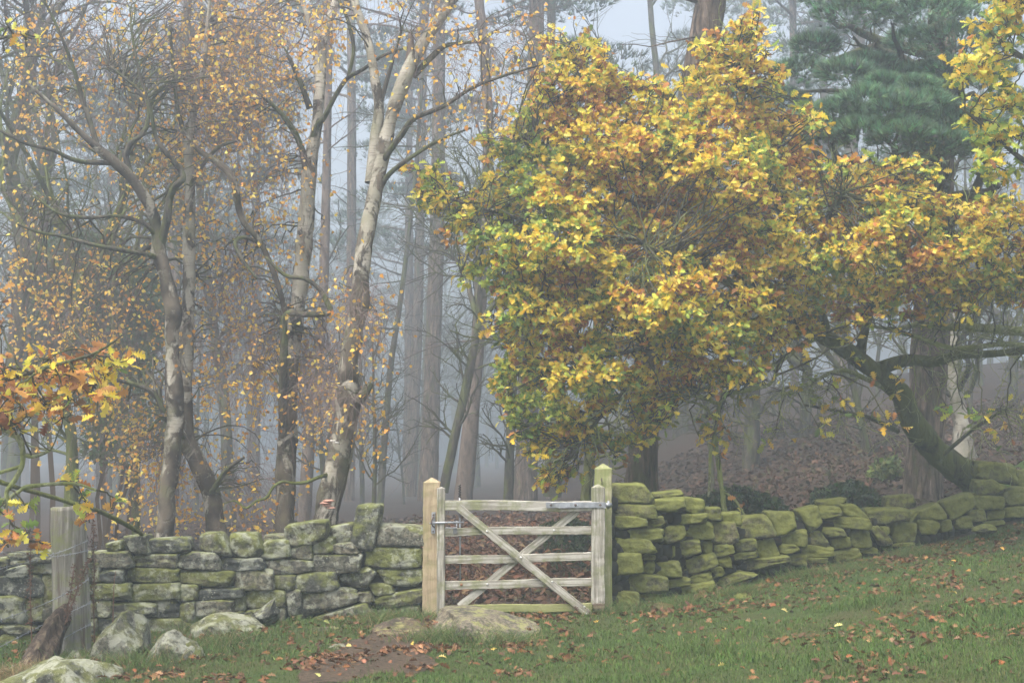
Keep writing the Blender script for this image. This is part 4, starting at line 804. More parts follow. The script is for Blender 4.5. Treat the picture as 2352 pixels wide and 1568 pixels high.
for k, (lab, rows, hw, Y) in enumerate(BT):
    if rows is None: continue
    P, Rd = limb_path([(a, b, Y, hw*(1.15-.3*i/len(rows))) for i, (a, b) in enumerate(rows)], 30); t = thing('woodland_tree', lab, 'tree', P[0], 'broadleaf trunks in the mist')
    V, F = trunk_tube(P, Rd, 14, .1, 3, k, True); make('trunk', V, F, OAKB if Y < 21 else DARKB, t); rg = np.random.default_rng(700+k)
    S = P[-1]; H = 6 if Y > 20 else 5; sub = grow(np.repeat(S[None], 4, 0), nrm(P[-1]-P[-6])+rg.normal(0, .45, (4, 3)), np.full(4, H*.8), 16, .12, .08, rg); r0 = taper(np.full(4, Rd[-1]*.75), 16, .2)
    S1, D1, L1, R1 = spawn(np.concatenate([sub, ]), r0, np.full(4, H*.6), 9, .1, 1, R(50), rg, (.3, .6)); T1 = grow(S1, D1, L1, 9, .17, .02, rg); r1 = taper(np.maximum(R1, .012), 9, .3)
    S0, D0, L0, R0 = spawn(P[None], Rd[None], np.array([3.]), 9, .25, 1, R(60), rg, (.3, .6), .3); T0 = grow(S0, D0, L0, 9, .17, .0, rg); r0b = taper(np.minimum(np.maximum(R0, .01), .03), 9, .3)
    T1 = np.concatenate([T1, T0]); r1 = np.concatenate([r1, r0b]); L1 = np.concatenate([L1, L0]); S2, D2, L2, R2 = spawn(T1, r1, L1, 8, .15, 1, R(45), rg, (.3, .6)); T2 = grow(S2, D2, L2, 7, .2, 0, rg); r2 = taper(np.maximum(R2, .006), 7, .5)
    S3, D3, L3, R3 = spawn(T2, r2, L2, 4, .2, 1, R(45), rg, (.3, .6)); T3 = grow(S3, D3, L3, 5, .2, 0, rg); mb = MB()
    for T, r, kk in ((sub, r0, 8), (T1, r1, 5), (T2, r2, 4), (T3, taper(np.maximum(R3, .004), 5, .5), 3)): v, q = tubes(T, r, kk); mb.add(v, q)
    mb.build('branch_network', OAKB if Y < 21 else DARKB, t)
t = thing('birch_tree', 'pale birch trunk standing in shade right of the near pine', 'tree', W(2215, 1110, 23.5)); P, Rd = limb_path([(2222, 1130, 23.5, 34), (2212, 1030, 23.5, 26), (2205, 960, 23.5, 17), (2193, 880, 23.5, 19), (2188, 800, 23.5, 17), (2180, 600, 23.5, 14), (2170, 300, 23.5, 10)], 60)
V, F = trunk_tube(P, Rd, 20, .14, 4, 3, True); make('trunk', V, F, birchmat('shade_birch', .0, (1.2, 2.6)), t)
rg = np.random.default_rng(9); S, D, L1, R1 = spawn(P[None], Rd[None], np.array([6.]), 16, .4, 1, R(50), rg, (.3, .5), .4); T1 = grow(S, D, L1, 9, .15, .03, rg); r1 = taper(R1, 9, .3); S, D, L2, R2 = spawn(T1, r1, L1, 8, .2, 1, R(45), rg); T2 = grow(S, D, L2, 7, .2, -.05, rg); mb = MB(); v, q = tubes(T1, r1, 5); mb.add(v, q); v, q = tubes(T2, taper(np.maximum(R2, .006), 7, .5), 3); mb.add(v, q); mb.build('branch_network', DARKB, t)

# --- repeats deeper in the mist: three bare trees and three pines, copied
def copy_tree(root, loc, rz, s):
    r = root.copy(); COL.objects.link(r); M = Matrix.Translation(loc) @ Matrix.Rotation(rz, 4, 'Z') @ Matrix.Scale(s, 4); r.matrix_world = M; r.location = loc; r.rotation_euler = (0, 0, rz); r.scale = (s, s, s)
    for ch in root.children: c = ch.copy(); COL.objects.link(c); c.parent = r; c.matrix_parent_inverse = ch.matrix_parent_inverse.copy()
    return r
rg = np.random.default_rng(21); protos = []
for k in range(3):
    loc = [(-6.5, 33, 0), (4.5, 38, 0), (-14, 40, 0)][k]; loc = (loc[0], loc[1], float(ground(loc[0], loc[1]))-.1)
    t = thing('woodland_tree', 'bare grey tree dissolving into the mist of the wood', 'tree', loc, 'faint bare trees far in the mist'); bare_tree(t, loc, 13+2*k, .16+.03*k, (.06*(k-1), 0), 50+k, DARKB, 26, 1.3, .22); protos.append(t)
for k in range(3):
    loc = [(1.2, 40, 0), (-9, 37, 0), (9.5, 41, 0)][k]; loc = (loc[0], loc[1], float(ground(loc[0], loc[1]))-.1)
    t = thing('pine_tree', 'faint straight pine lost in the mist deep in the wood', 'tree', loc, 'faint pines far in the mist'); z = np.linspace(loc[2], loc[2]+17, 40); P = np.stack([loc[0]+.03*k*(z-loc[2])+.1*np.sin(z*.4+k), loc[1]+0*z, z], -1)
    pine(t, P, np.linspace(.24, .09, 40), 90+k, PINEB, (loc[2]+8.5-k, loc[2]+17), 3.2, 30, 70, 9, .30, .014, 26, 12, padr=(.7, 1.3)); protos.append(t)
spots = []
for i in range(4000):
    if len(spots) >= 78: break
    Y = 46+84*rg.random()**1.05; x = rg.uniform(-.44, .44)*Y; pxx = 1176+x/Y*3267
    if Y < 58 and 1000 < pxx < 1260: continue
    if Y < 50 and 850 < pxx < 1330: continue
    if all(math.hypot(x-a, Y-b) > 1.6+Y*.018 for a, b in spots): spots.append((x, Y))
for i, (x, Y) in enumerate(spots):
    k = i % 6; copy_tree(protos[k], (x, Y, float(ground(x, Y))-.1), rg.uniform(0, 6.28), rg.uniform(.85, 1.15))

for i in range(20):
    Y = rg.uniform(22, 50); x = rg.uniform(-.4, .4)*Y
    if 1010 < 1176+x/Y*3267 < 1250 and Y < 38: continue
    r_ = copy_tree(protos[i % 3], (x, Y, float(ground(x, Y))-.05), rg.uniform(0, 6.28), rg.uniform(.2, .42)); r_.name = 'sapling'; tag(r_, 'thin bare sapling in the misty undergrowth', 'sapling', 'bare saplings under the trees')
# ------------------------------------------------------------------ oaks
OY = [(.80, .56, .04), (.84, .64, .06), (.64, .58, .06), (.88, .72, .14)]; OG = [(.38, .48, .07), (.54, .60, .09), (.25, .38, .07), (.14, .25, .06)]; OB = [(.46, .20, .05), (.58, .26, .06), (.34, .15, .05), (.66, .36, .08), (.25, .11, .04)]
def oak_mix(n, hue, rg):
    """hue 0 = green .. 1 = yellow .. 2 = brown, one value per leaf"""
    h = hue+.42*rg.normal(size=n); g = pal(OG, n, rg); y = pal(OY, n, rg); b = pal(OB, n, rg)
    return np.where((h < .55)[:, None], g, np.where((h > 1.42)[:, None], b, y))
def oak_foliage(parent, centers, rad, hue, nl, size, rg, P, Rd, r0=.011, tw=9, flat=.75):
    """rosettes of lobed leaves at the ends of real twigs, grown from the limbs"""
    C, R_, L = connect(centers, P, Rd, rg, 9, r0, .005, .12, spread=.7); m = len(centers)
    mb = MB(); v, q = tubes(C, R_, 5); mb.add(v, q)
    u = nrm(rg.normal(size=(m, tw, 3))+[0, -.25, .25]); tip = centers[:, None]+u*rad[:, None, None]*rg.uniform(.45, 1.05, (m, tw, 1))*[1, 1, flat]
    t = np.linspace(0, 1, 5)[None, :, None]; A = np.repeat(C[:, -2], tw, 0); B = tip.reshape(-1, 3); mid = (A+B)/2+rg.normal(0, .05, A.shape)+[0, 0, -.04]
    T = (1-t)**2*A[:, None]+2*t*(1-t)*mid[:, None]+t*t*B[:, None]; v, q = tubes(T, np.linspace(.006, .0022, 5)[None]*np.ones((len(T), 1)), 3); mb.add(v, q)
    mb.build('branch_spray', DARKB, parent)
    k = rg.integers(int(nl*.6), int(nl*1.4)+1, len(B)); idx = np.repeat(np.arange(len(B)), k); n = len(idx); D = nrm(T[:, -1]-T[:, -2])
    back = rg.random(n)**1.6*.5; pos = B[idx]*(1-back[:, None])+T[idx, 2]*back[:, None]
    a = nrm(D[idx]*.5+rg.normal(size=(n, 3))*[1, 1, .6]+[0, -.15, -.05]); nd = nrm(rg.normal(size=(n, 3))*.95+[0, -.45, .75])
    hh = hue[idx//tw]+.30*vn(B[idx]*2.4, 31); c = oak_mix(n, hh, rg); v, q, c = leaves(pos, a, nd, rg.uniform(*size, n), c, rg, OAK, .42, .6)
    make('crown', v, q, LEAF, parent, c)
rg = np.random.default_rng(30)
oak = thing('oak_tree', 'leaning oak with a huge yellow and orange autumn crown above the gate and right wall', 'tree', W(2265, 1130, 17.9), 'autumn oaks')
def add(rows, mat=OAKB, s=1, sides=14, lump=.1, name='limb', n=None, ls=5): return add_limb(oak, rows, mat, name, sides, lump, ls, s, n=n)
PO, RO = add([(2300, 1165, 18.3, 42), (2240, 1108, 17.9, 34), (2200, 1080, 17.7, 32), (2150, 1036, 17.5, 29), (2098, 975, 17.2, 28), (2072, 910, 17.0, 25), (2026, 866, 16.8, 21), (1975, 828, 16.6, 19), (1930, 795, 16.4, 19), (1880, 765, 16.2, 17), (1820, 735, 16, 15), (1740, 690, 15.8, 13), (1660, 640, 15.6, 11), (1580, 600, 15.5, 9), (1480, 560, 15.4, 7), (1360, 540, 15.3, 5)], s=1, sides=36, lump=.15, name='trunk', n=140, ls=4)
lo = [add(r, m_, s=k+5) for k, (r, m_) in enumerate([
 ([(2010, 850, 16.8, 17), (2080, 828, 16.6, 14), (2150, 830, 16.4, 12), (2200, 815, 16.2, 11), (2280, 812, 16, 9), (2400, 800, 15.8, 8)], OAKB),
 ([(2050, 760, 16.3, 4), (2110, 745, 16.1, 7), (2170, 750, 16, 9), (2250, 753, 15.8, 10), (2352, 762, 15.7, 11), (2450, 770, 15.6, 12)], LICHB),
 ([(1960, 745, 16.2, 3), (2040, 755, 16.1, 4), (2110, 775, 15.9, 5), (2180, 798, 15.8, 6), (2240, 797, 15.7, 6), (2300, 790, 15.6, 6), (2380, 795, 15.5, 7)], LICHB),
 ([(1975, 828, 16.6, 12), (1985, 760, 16.5, 11), (2010, 680, 16.4, 10), (2060, 600, 16.3, 9), (2120, 520, 16.3, 7), (2160, 470, 16.3, 5)], OAKB),
 ([(2035, 640, 16.3, 7), (2120, 570, 16.1, 6), (2220, 540, 15.9, 5), (2330, 560, 15.8, 4), (2420, 570, 15.8, 3)], OAKB),
 ([(2000, 720, 16.4, 8), (2090, 660, 16, 6), (2200, 640, 15.7, 5), (2310, 640, 15.5, 4), (2420, 640, 15.4, 3)], OAKB),
 ([(2012, 680, 16.4, 7), (1970, 580, 16, 6), (1950, 500, 15.8, 4), (1960, 430, 15.8, 3)], OAKB), ([(2100, 560, 16.3, 6), (2060, 480, 16, 4), (2050, 420, 15.9, 3)], OAKB),
 ([(1900, 775, 16.3, 12), (1880, 700, 16.2, 12), (1850, 600, 16.1, 11), (1800, 500, 16, 10), (1760, 400, 15.9, 8), (1720, 280, 15.9, 6), (1700, 170, 15.9, 4), (1690, 90, 15.9, 3)], OAKB),
 ([(1800, 725, 16, 12), (1730, 620, 15.9, 10), (1640, 510, 15.9, 9), (1540, 400, 15.9, 7), (1460, 320, 15.9, 6), (1390, 250, 15.9, 5), (1350, 180, 15.9, 4), (1320, 130, 15.9, 3)], OAKB),
 ([(1640, 630, 15.6, 9), (1500, 500, 15.5, 7), (1380, 420, 15.4, 6), (1260, 350, 15.3, 5), (1180, 320, 15.2, 3)], DARKB),
 ([(1420, 550, 15.3, 6), (1300, 520, 15.2, 5), (1180, 500, 15.1, 4), (1080, 470, 15, 3), (1010, 450, 15, 2)], DARKB),
 ([(1700, 665, 15.7, 9), (1620, 690, 15.4, 8), (1500, 700, 15.2, 6), (1380, 690, 15.1, 5), (1290, 700, 15, 4), (1230, 720, 15, 3)], LICHB),
 ([(1780, 715, 15.9, 9), (1700, 760, 15.5, 8), (1600, 790, 15.2, 6), (1480, 800, 15, 5), (1360, 830, 15, 4), (1250, 870, 15, 3)], DARKB),
 ([(1880, 770, 16.2, 8), (1830, 800, 16, 7), (1790, 830, 15.8, 6), (1750, 850, 15.7, 5), (1700, 860, 15.6, 5), (1650, 880, 15.5, 5), (1600, 900, 15.4, 4), (1540, 912, 15.3, 3)], LICHB),
 ([(1790, 830, 15.8, 5), (1770, 880, 15.6, 4), (1720, 895, 15.5, 5), (1670, 905, 15.4, 5), (1650, 925, 15.3, 4), (1620, 915, 15.2, 4), (1580, 905, 15.2, 3)], LICHB),
 ([(2060, 905, 17, 7), (1990, 870, 16.6, 6), (1930, 850, 16.3, 5), (1860, 880, 16.1, 4), (1800, 905, 16, 3)], LICHB),
 ([(2062, 990, 17.1, 6), (2000, 960, 16.8, 5), (1930, 945, 16.6, 4), (1850, 930, 16.5, 3)], DARKB),
 ([(2165, 1045, 17.4, 5), (2230, 990, 17.2, 4), (2290, 950, 17, 3), (2330, 930, 17, 2)], DARKB),
 ([(1480, 800, 15, 5), (1430, 900, 15, 4), (1360, 980, 15, 4), (1310, 1050, 15, 3)], DARKB),
 ([(1660, 640, 15.6, 8), (1560, 620, 14.9, 7), (1480, 560, 14.5, 5)], DARKB), ([(1850, 600, 16.1, 8), (1900, 500, 15.6, 6), (1940, 440, 15.4, 4)], DARKB)])]
POA = np.concatenate([PO[50:]]+[p for p, r in lo]); ROA = np.concatenate([RO[50:]]+[r for p, r in lo])
SIL = [(1235, 170), (1262, 70), (1290, 110), (1345, 105), (1385, 95), (1400, 150), (1480, 190), (1545, 200), (1575, 165), (1590, 110), (1645, 95), (1680, 60), (1735, 30), (1755, 80), (1742, 130), (1795, 175), (1785, 250), (1850, 262), (1880, 290), (1862, 330), (1895, 400), (1960, 370), (2030, 380), (2120, 362), (2145, 400), (2140, 440), (2200, 470), (2290, 440), (2380, 470), (2380, 700), (2290, 700), (2180, 735), (2080, 740), (1990, 730), (1930, 780), (1850, 760), (1790, 800), (1740, 870), (1640, 900), (1560, 925), (1480, 1010), (1430, 1045), (1350, 1040), (1290, 1110), (1240, 1100), (1250, 1040), (1180, 1015), (1165, 940), (1120, 880), (1160, 800), (1130, 730), (1125, 660), (1060, 630), (1110, 590), (1040, 560), (1000, 500), (955, 480), (955, 385), (1010, 400), (1060, 440), (1120, 430), (1150, 370), (1092, 320), (1180, 290), (1205, 250), (1240, 225)]
cand = 9000; x = rg.uniform(950, 2390, cand); y = rg.uniform(20, 1115, cand); k = inpoly(x, y, SIL); x, y = x[k], y[k]; ed = edged(x, y, SIL)
# spread the boughs out: keep a candidate only when it is clear of those kept so far
keep = []
for i in range(len(x)):
    if ed[i] < 12: continue
    if all((x[i]-x[j])**2+(y[i]-y[j])**2 > 20**2 for j in keep): keep.append(i)
x, y, ed = x[keep], y[keep], ed[keep]; n = len(x)
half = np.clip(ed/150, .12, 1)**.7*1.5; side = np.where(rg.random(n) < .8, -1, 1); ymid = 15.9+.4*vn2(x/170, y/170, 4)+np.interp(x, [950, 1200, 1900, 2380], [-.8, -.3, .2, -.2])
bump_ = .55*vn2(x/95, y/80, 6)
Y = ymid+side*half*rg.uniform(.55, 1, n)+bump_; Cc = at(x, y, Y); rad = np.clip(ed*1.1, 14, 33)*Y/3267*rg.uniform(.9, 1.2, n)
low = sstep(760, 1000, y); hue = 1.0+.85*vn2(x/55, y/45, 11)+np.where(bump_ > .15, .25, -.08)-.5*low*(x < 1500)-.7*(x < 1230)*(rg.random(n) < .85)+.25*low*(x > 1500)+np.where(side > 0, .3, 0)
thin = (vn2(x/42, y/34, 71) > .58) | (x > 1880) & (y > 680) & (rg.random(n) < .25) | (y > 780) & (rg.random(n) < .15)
Cc, rad, hue = Cc[~thin], rad[~thin], hue[~thin]
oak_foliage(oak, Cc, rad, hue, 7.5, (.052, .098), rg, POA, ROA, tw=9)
# long shoots breaking the outline of the crown
Ps_ = np.array(SIL, float); tt = rg.uniform(0, len(Ps_), 230); i0 = tt.astype(int); i1 = (i0+1) % len(Ps_); e = Ps_[i0]*(1-(tt-i0)[:, None])+Ps_[i1]*(tt-i0)[:, None]+rg.normal(0, 9, (230, 2)); kk = (e[:, 0] > 900) & (e[:, 0] < 2345); e = e[kk]
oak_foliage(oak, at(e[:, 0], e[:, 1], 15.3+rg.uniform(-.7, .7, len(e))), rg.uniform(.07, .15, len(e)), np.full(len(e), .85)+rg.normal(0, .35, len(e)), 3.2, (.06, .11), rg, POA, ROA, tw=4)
# sparse hanging sprays in the shade below the crown
sp = [(1600, 850), (1660, 930), (1640, 990), (1560, 900), (1700, 880), (1790, 900), (1850, 860), (1900, 900), (1890, 1000), (1780, 1000), (1950, 940), (2000, 960), (2040, 985), (1560, 830), (1740, 800), (1480, 880), (2210, 940), (2260, 960), (2300, 940), (2180, 960), (2330, 1000), (1530, 960), (1610, 1010), (1820, 780), (1680, 820), (1950, 840), (2050, 880), (2120, 700), (2000, 700), (2200, 690)]
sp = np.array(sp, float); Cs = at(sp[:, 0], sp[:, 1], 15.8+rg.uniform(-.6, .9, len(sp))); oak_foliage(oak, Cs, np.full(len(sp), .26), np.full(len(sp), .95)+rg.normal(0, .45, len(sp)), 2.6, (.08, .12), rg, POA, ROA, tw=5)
# bare fine twigs under the crown, grey with lichen
S, D, L1, R1 = spawn(np.stack([spline(p, 12) for p, r in lo]), np.stack([np.interp(np.linspace(0, 1, 12), np.linspace(0, 1, len(r)), r) for p, r in lo]), np.full(len(lo), 1.6), 15, .2, 1, R(60), rg, (.3, .7))
T1 = grow(S, D, L1, 9, .3, -.04, rg); r1 = taper(np.full(len(S), .009), 9, .35); S, D, L2, R2 = spawn(T1, r1, L1, 7, .2, 1, R(50), rg, (.3, .6)); T2 = grow(S, D, L2, 6, .35, -.02, rg); mb = MB(); v, q = tubes(T1, r1, 5); mb.add(v, q); v, q = tubes(T2, np.full((len(T2), 6), .0032), 3); mb.add(v, q); mb.build('twig_spray', LICHB, oak)
# right-hand oak whose foliage comes in from the edge
oak2 = thing('oak_tree', 'green and gold oak foliage hanging in from the top right edge', 'tree', (5.9, 13.4, .5), 'autumn oaks')
P2, R2_ = limb_path([(2760, 1150, 13.4, 60), (2750, 800, 13.4, 52), (2720, 500, 13.4, 45), (2690, 200, 13.4, 38), (2660, -100, 13.4, 30)], 40); V, F = trunk_tube(P2, R2_, 20, .08, 3, 3); make('trunk', V, F, OAKB, oak2)
l2 = [add_limb(oak2, r, DARKB, seed=k) for k, r in enumerate([[(2700, 330, 13.4, 25), (2540, 250, 13.4, 16), (2430, 180, 13.4, 10), (2330, 120, 13.4, 6), (2260, 60, 13.4, 4)], [(2720, 500, 13.4, 25), (2560, 480, 13.4, 14), (2440, 420, 13.4, 9), (2340, 360, 13.4, 6), (2260, 290, 13.4, 4), (2210, 250, 13.4, 3)], [(2690, 250, 13.4, 20), (2500, 60, 13.4, 12), (2400, -60, 13.4, 8), (2300, -90, 13.4, 4)]])]
PP = np.concatenate([p for p, r in l2]); RR = np.concatenate([r for p, r in l2])
S2 = [((2255, -60), (2700, -60), (2700, 500), (2340, 480), (2300, 400), (2240, 390), (2220, 350), (2290, 300), (2200, 250), (2225, 205), (2290, 230), (2270, 180), (2180, 170), (2200, 110), (2270, 100), (2240, 20))]
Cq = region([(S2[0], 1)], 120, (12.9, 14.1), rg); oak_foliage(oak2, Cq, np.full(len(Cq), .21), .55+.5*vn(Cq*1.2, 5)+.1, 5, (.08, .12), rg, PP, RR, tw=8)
# left-hand oak: copper spray and lichened boughs from the left edge
oak3 = thing('oak_tree', 'copper-leaved oak boughs with pale lichen reaching in from the left edge', 'tree', (-5.6, 10.9, -.1), 'autumn oaks')
P3, R3_ = limb_path([(-420, 1450, 10.9, 60), (-400, 1100, 10.9, 55), (-380, 800, 10.9, 50), (-360, 400, 10.9, 45), (-340, 0, 10.9, 35)], 40); V, F = trunk_tube(P3, R3_, 20, .08, 3, 3); make('trunk', V, F, OAKB, oak3)
l3 = [add_limb(oak3, r, m_, seed=k, lump=.2, ls=14) for k, (r, m_) in enumerate([
 ([(-390, 1000, 10.9, 22), (-200, 950, 10.8, 14), (-60, 900, 10.7, 8), (20, 870, 10.6, 5), (120, 840, 10.5, 4), (220, 810, 10.4, 3), (280, 770, 10.4, 2)], DARKB),
 ([(-390, 1050, 10.9, 24), (-200, 960, 10.9, 14), (-60, 960, 10.9, 9), (10, 985, 10.8, 7), (45, 1010, 10.8, 7), (52, 1060, 10.8, 6), (35, 1100, 10.7, 6), (15, 1130, 10.7, 5), (20, 1160, 10.7, 4)], LICHB),
 ([(50, 1045, 10.8, 4), (80, 1048, 10.8, 4), (115, 1035, 10.7, 2)], LICHB), ([(48, 1070, 10.8, 4), (0, 1085, 10.9, 4), (-60, 1100, 11, 5), (-200, 1100, 11, 8)], LICHB),
 ([(-380, 1200, 11.1, 16), (-150, 1170, 11.1, 8), (0, 1150, 11, 5), (40, 1130, 11, 5), (60, 1118, 11, 5), (110, 1112, 11, 4), (170, 1110, 11, 4), (220, 1125, 11, 3)], LICHB),
 ([(-390, 1120, 11.3, 16), (-100, 1090, 11.4, 8), (60, 1125, 11.6, 5), (150, 1150, 11.8, 5), (230, 1175, 12, 5), (300, 1210, 12.4, 5), (350, 1245, 12.8, 4)], OAKB),
 ([(-360, 300, 10.9, 18), (-180, 180, 10.8, 10), (-60, 110, 10.7, 5), (40, 80, 10.6, 3), (80, 85, 10.6, 2)], DARKB), ([(-390, 1250, 11, 12), (-120, 1260, 10.9, 6), (30, 1240, 10.8, 3), (110, 1250, 10.7, 2)], DARKB)])]
PP = np.concatenate([p for p, r in l3]); RR = np.concatenate([r for p, r in l3])
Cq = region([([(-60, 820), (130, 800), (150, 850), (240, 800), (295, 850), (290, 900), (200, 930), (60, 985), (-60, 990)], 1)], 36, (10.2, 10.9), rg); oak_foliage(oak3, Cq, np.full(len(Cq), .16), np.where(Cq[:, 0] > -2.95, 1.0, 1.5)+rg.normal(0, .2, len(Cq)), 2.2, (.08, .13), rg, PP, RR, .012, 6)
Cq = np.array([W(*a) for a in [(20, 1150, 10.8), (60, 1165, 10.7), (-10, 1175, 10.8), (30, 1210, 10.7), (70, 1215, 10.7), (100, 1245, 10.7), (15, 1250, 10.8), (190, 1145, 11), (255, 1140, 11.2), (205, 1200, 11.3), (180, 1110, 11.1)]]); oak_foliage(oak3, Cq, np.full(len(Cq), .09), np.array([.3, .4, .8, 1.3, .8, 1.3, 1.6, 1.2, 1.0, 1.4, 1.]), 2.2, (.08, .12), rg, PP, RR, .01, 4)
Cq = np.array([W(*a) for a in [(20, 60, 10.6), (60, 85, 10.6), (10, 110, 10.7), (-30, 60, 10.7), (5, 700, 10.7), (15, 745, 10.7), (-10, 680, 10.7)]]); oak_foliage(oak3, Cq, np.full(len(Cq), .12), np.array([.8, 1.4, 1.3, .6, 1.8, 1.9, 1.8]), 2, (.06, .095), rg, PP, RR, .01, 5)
# small lichened sapling behind the right wall
sap = thing('oak_sapling', 'thin crooked sapling with pale lichen just behind the right wall', 'sapling', W(1655, 1195, 15.6))
Ps, Rs = add_limb(sap, [(1668, 1200, 15.6, 7), (1660, 1140, 15.6, 6), (1652, 1080, 15.6, 6), (1645, 1030, 15.6, 6), (1640, 990, 15.5, 5), (1650, 940, 15.5, 4), (1660, 900, 15.4, 3)], LICHB, 'trunk', 12, .25, 12)
l4 = [add_limb(sap, r, LICHB, seed=k+3) for k, r in enumerate([[(1641, 1000, 15.5, 4), (1632, 1040, 15.5, 4), (1630, 1090, 15.5, 3), (1628, 1140, 15.6, 3)], [(1655, 1120, 15.6, 3), (1690, 1150, 15.5, 3), (1712, 1185, 15.4, 2)], [(1645, 960, 15.5, 3), (1610, 930, 15.4, 3), (1570, 920, 15.3, 2)]])]
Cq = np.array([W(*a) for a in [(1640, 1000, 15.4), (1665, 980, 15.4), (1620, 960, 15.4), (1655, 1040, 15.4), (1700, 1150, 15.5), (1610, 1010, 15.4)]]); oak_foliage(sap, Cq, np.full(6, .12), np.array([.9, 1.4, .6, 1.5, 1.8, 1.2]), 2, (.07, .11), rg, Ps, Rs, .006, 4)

# ------------------------------------------------------------------ undergrowth
def bush(name, label, cat, polys, n, Yr, sz, cols, seed, wide=1., group=None, kind=None, tpl=BLOB, mat=LEAF, stems=0, sr=0):
    rg = np.random.default_rng(seed); p = region(polys, n, Yr, rg); g = ground(p[:, 0], p[:, 1]); p[:, 2] = np.maximum(p[:, 2], g+.03)
    keep = vn(p*3.2, seed)+.3*rg.normal(size=len(p)) > -.3; p = p[keep]
    v, q, c = leaves(p, rg.normal(size=p.shape), rg.normal(size=p.shape)+[0, -.4, .9], rg.uniform(*sz, len(p)), pal(cols, len(p), rg, jit=.25), rg, tpl, wide=wide); mb = MB().add(v, q, c)
    if stems:
        i = rg.integers(0, len(p), stems); B = p[i].copy(); B[:, 2] = ground(B[:, 0], B[:, 1]); B[:, :2] += rg.normal(0, .15, (stems, 2)); t = np.linspace(0, 1, 5)[None, :, None]; T = B[:, None]*(1-t)+p[i][:, None]*t+rg.normal(0, .03, (stems, 5, 3)); v, q = tubes(T, np.full((stems, 5), sr or .004*Yr[0]/16), 3); mb.add(v, q, (.07, .05, .03))
    return tag(mb.build(name, mat, smooth=False), label, cat, group, kind)
BRG = [(.035, .075, .035), (.05, .10, .045), (.03, .06, .03), (.07, .11, .05)]
bush('bramble_patch', 'low dark green bramble patch behind the right wall under the sapling', 'bramble', [([(1560, 1195), (1570, 1150), (1700, 1120), (1790, 1150), (1830, 1195)], 1)], 5200, (16.5, 18.5), (.05, .09), BRG, 1, 1.2, 'bramble patches behind the right wall', stems=160)
bush('bramble_patch', 'rounded dark green bramble patch left of the near pine trunk', 'bramble', [([(1850, 1190), (1870, 1130), (1960, 1105), (2010, 1130), (2040, 1180)], 1)], 4200, (18, 20), (.05, .09), BRG, 2, 1.2, 'bramble patches behind the right wall', stems=130)
bush('bramble_patch', 'small yellowish green bush beyond the brambles on the bank', 'bush', [([(1990, 1110), (2010, 1060), (2060, 1050), (2070, 1100)], 1)], 900, (22, 23), (.07, .11), [(.12, .16, .04), (.08, .12, .04)], 3, 1.1, stems=40)
bush('bramble_patch', 'dull green brambles seen through the right half of the gate', 'bramble', [([(1230, 1210), (1290, 1190), (1355, 1200), (1355, 1310), (1270, 1300)], 1)], 1500, (15.5, 18), (.04, .08), BRG, 4, 1.2, stems=60)
bush('holly_tree', 'soft green evergreen mass in the mist behind the left birches', 'holly', [([(60, 560), (200, 530), (330, 590), (400, 700), (330, 900), (180, 850), (60, 900), (40, 700)], 1)], 15000, (23, 26), (.07, .12), [(.05, .11, .05), (.07, .14, .06), (.04, .08, .04)], 5, 1.1, stems=5, sr=.05)
bush('holly_tree', 'ragged green evergreen low between the left trunks', 'holly', [([(190, 900), (330, 880), (420, 980), (300, 1090), (190, 1050)], 1)], 2600, (19, 21), (.05, .09), [(.06, .12, .05), (.08, .13, .05)], 6, 1.1, stems=4, sr=.03)
# dead bracken and leaf litter: nobody could count them
rg = np.random.default_rng(41)
def scatter(n, xr, yr, cond):
    x = rg.uniform(*xr, n); y = rg.uniform(*yr, n); k = cond(x, y); return x[k], y[k]
behind = lambda x, y: (y > wall_y_at_x(x)+.55) | ((x > -.75) & (x < .85) & (y > 13.15))
x, y = scatter(5200, (-1.5, 2.6), (14.5, 26), lambda x, y: behind(x, y) & (vn2(x*.6, y*.5, 2) > -.15)); z = ground(x, y); m = len(x)
S = np.stack([x, y, z], -1); D = nrm(rg.normal(size=(m, 3))*[1, 1, .3]+[0, 0, 1.0]); T = grow(S, D, rg.uniform(.25, .7, m), 6, .12, -.28, rg); v, q = tubes(T, taper(np.full(m, .0035), 6, .5), 3); mb = MB().add(v, q, (.12, .06, .035))
i = np.repeat(np.arange(m), 9); tt = rg.integers(2, 6, len(i)); pos = T[i, tt]; v, q, c = leaves(pos, rg.normal(size=pos.shape)*[1, 1, .5]+[0, 0, -.2], rg.normal(size=pos.shape)+[0, 0, 1], rg.uniform(.05, .12, len(i)), pal([(.10, .048, .03), (.14, .065, .038), (.07, .038, .025), (.16, .10, .055)], len(i), rg), rg, BLOB, wide=.6); mb.add(v, q, c)
tag(mb.build('bracken', LITTER), kind='stuff')
x, y = scatter(16000, (-9, 14), (13.5, 30), lambda x, y: behind(x, y) & (x > -3-.4*y*.1) & (vn2(x*.35, y*.35, 12)+.5*rg.normal(size=x.shape) > .55)); z = ground(x, y); m = len(x)
S = np.stack([x, y, z], -1); T = grow(S, nrm(rg.normal(size=(m, 3))*[1, 1, .3]+[0, 0, .9]), rg.uniform(.15, .5, m), 5, .2, -.3, rg); v, q = tubes(T, taper(np.full(m, .004), 5, .5), 3); mb = MB().add(v, q, (.13, .075, .05)); i = np.repeat(np.arange(m), 5); pos = T[i, rg.integers(1, 5, len(i))]
v, q, c = leaves(pos, rg.normal(size=pos.shape), rg.normal(size=pos.shape)+[0, 0, 1], rg.uniform(.06, .13, len(i)), pal([(.07, .036, .025), (.10, .05, .033), (.05, .048, .025), (.035, .05, .022)], len(i), rg), rg, BLOB, wide=.7); mb.add(v, q, c); tag(mb.build('forest_undergrowth', LITTER), kind='stuff')
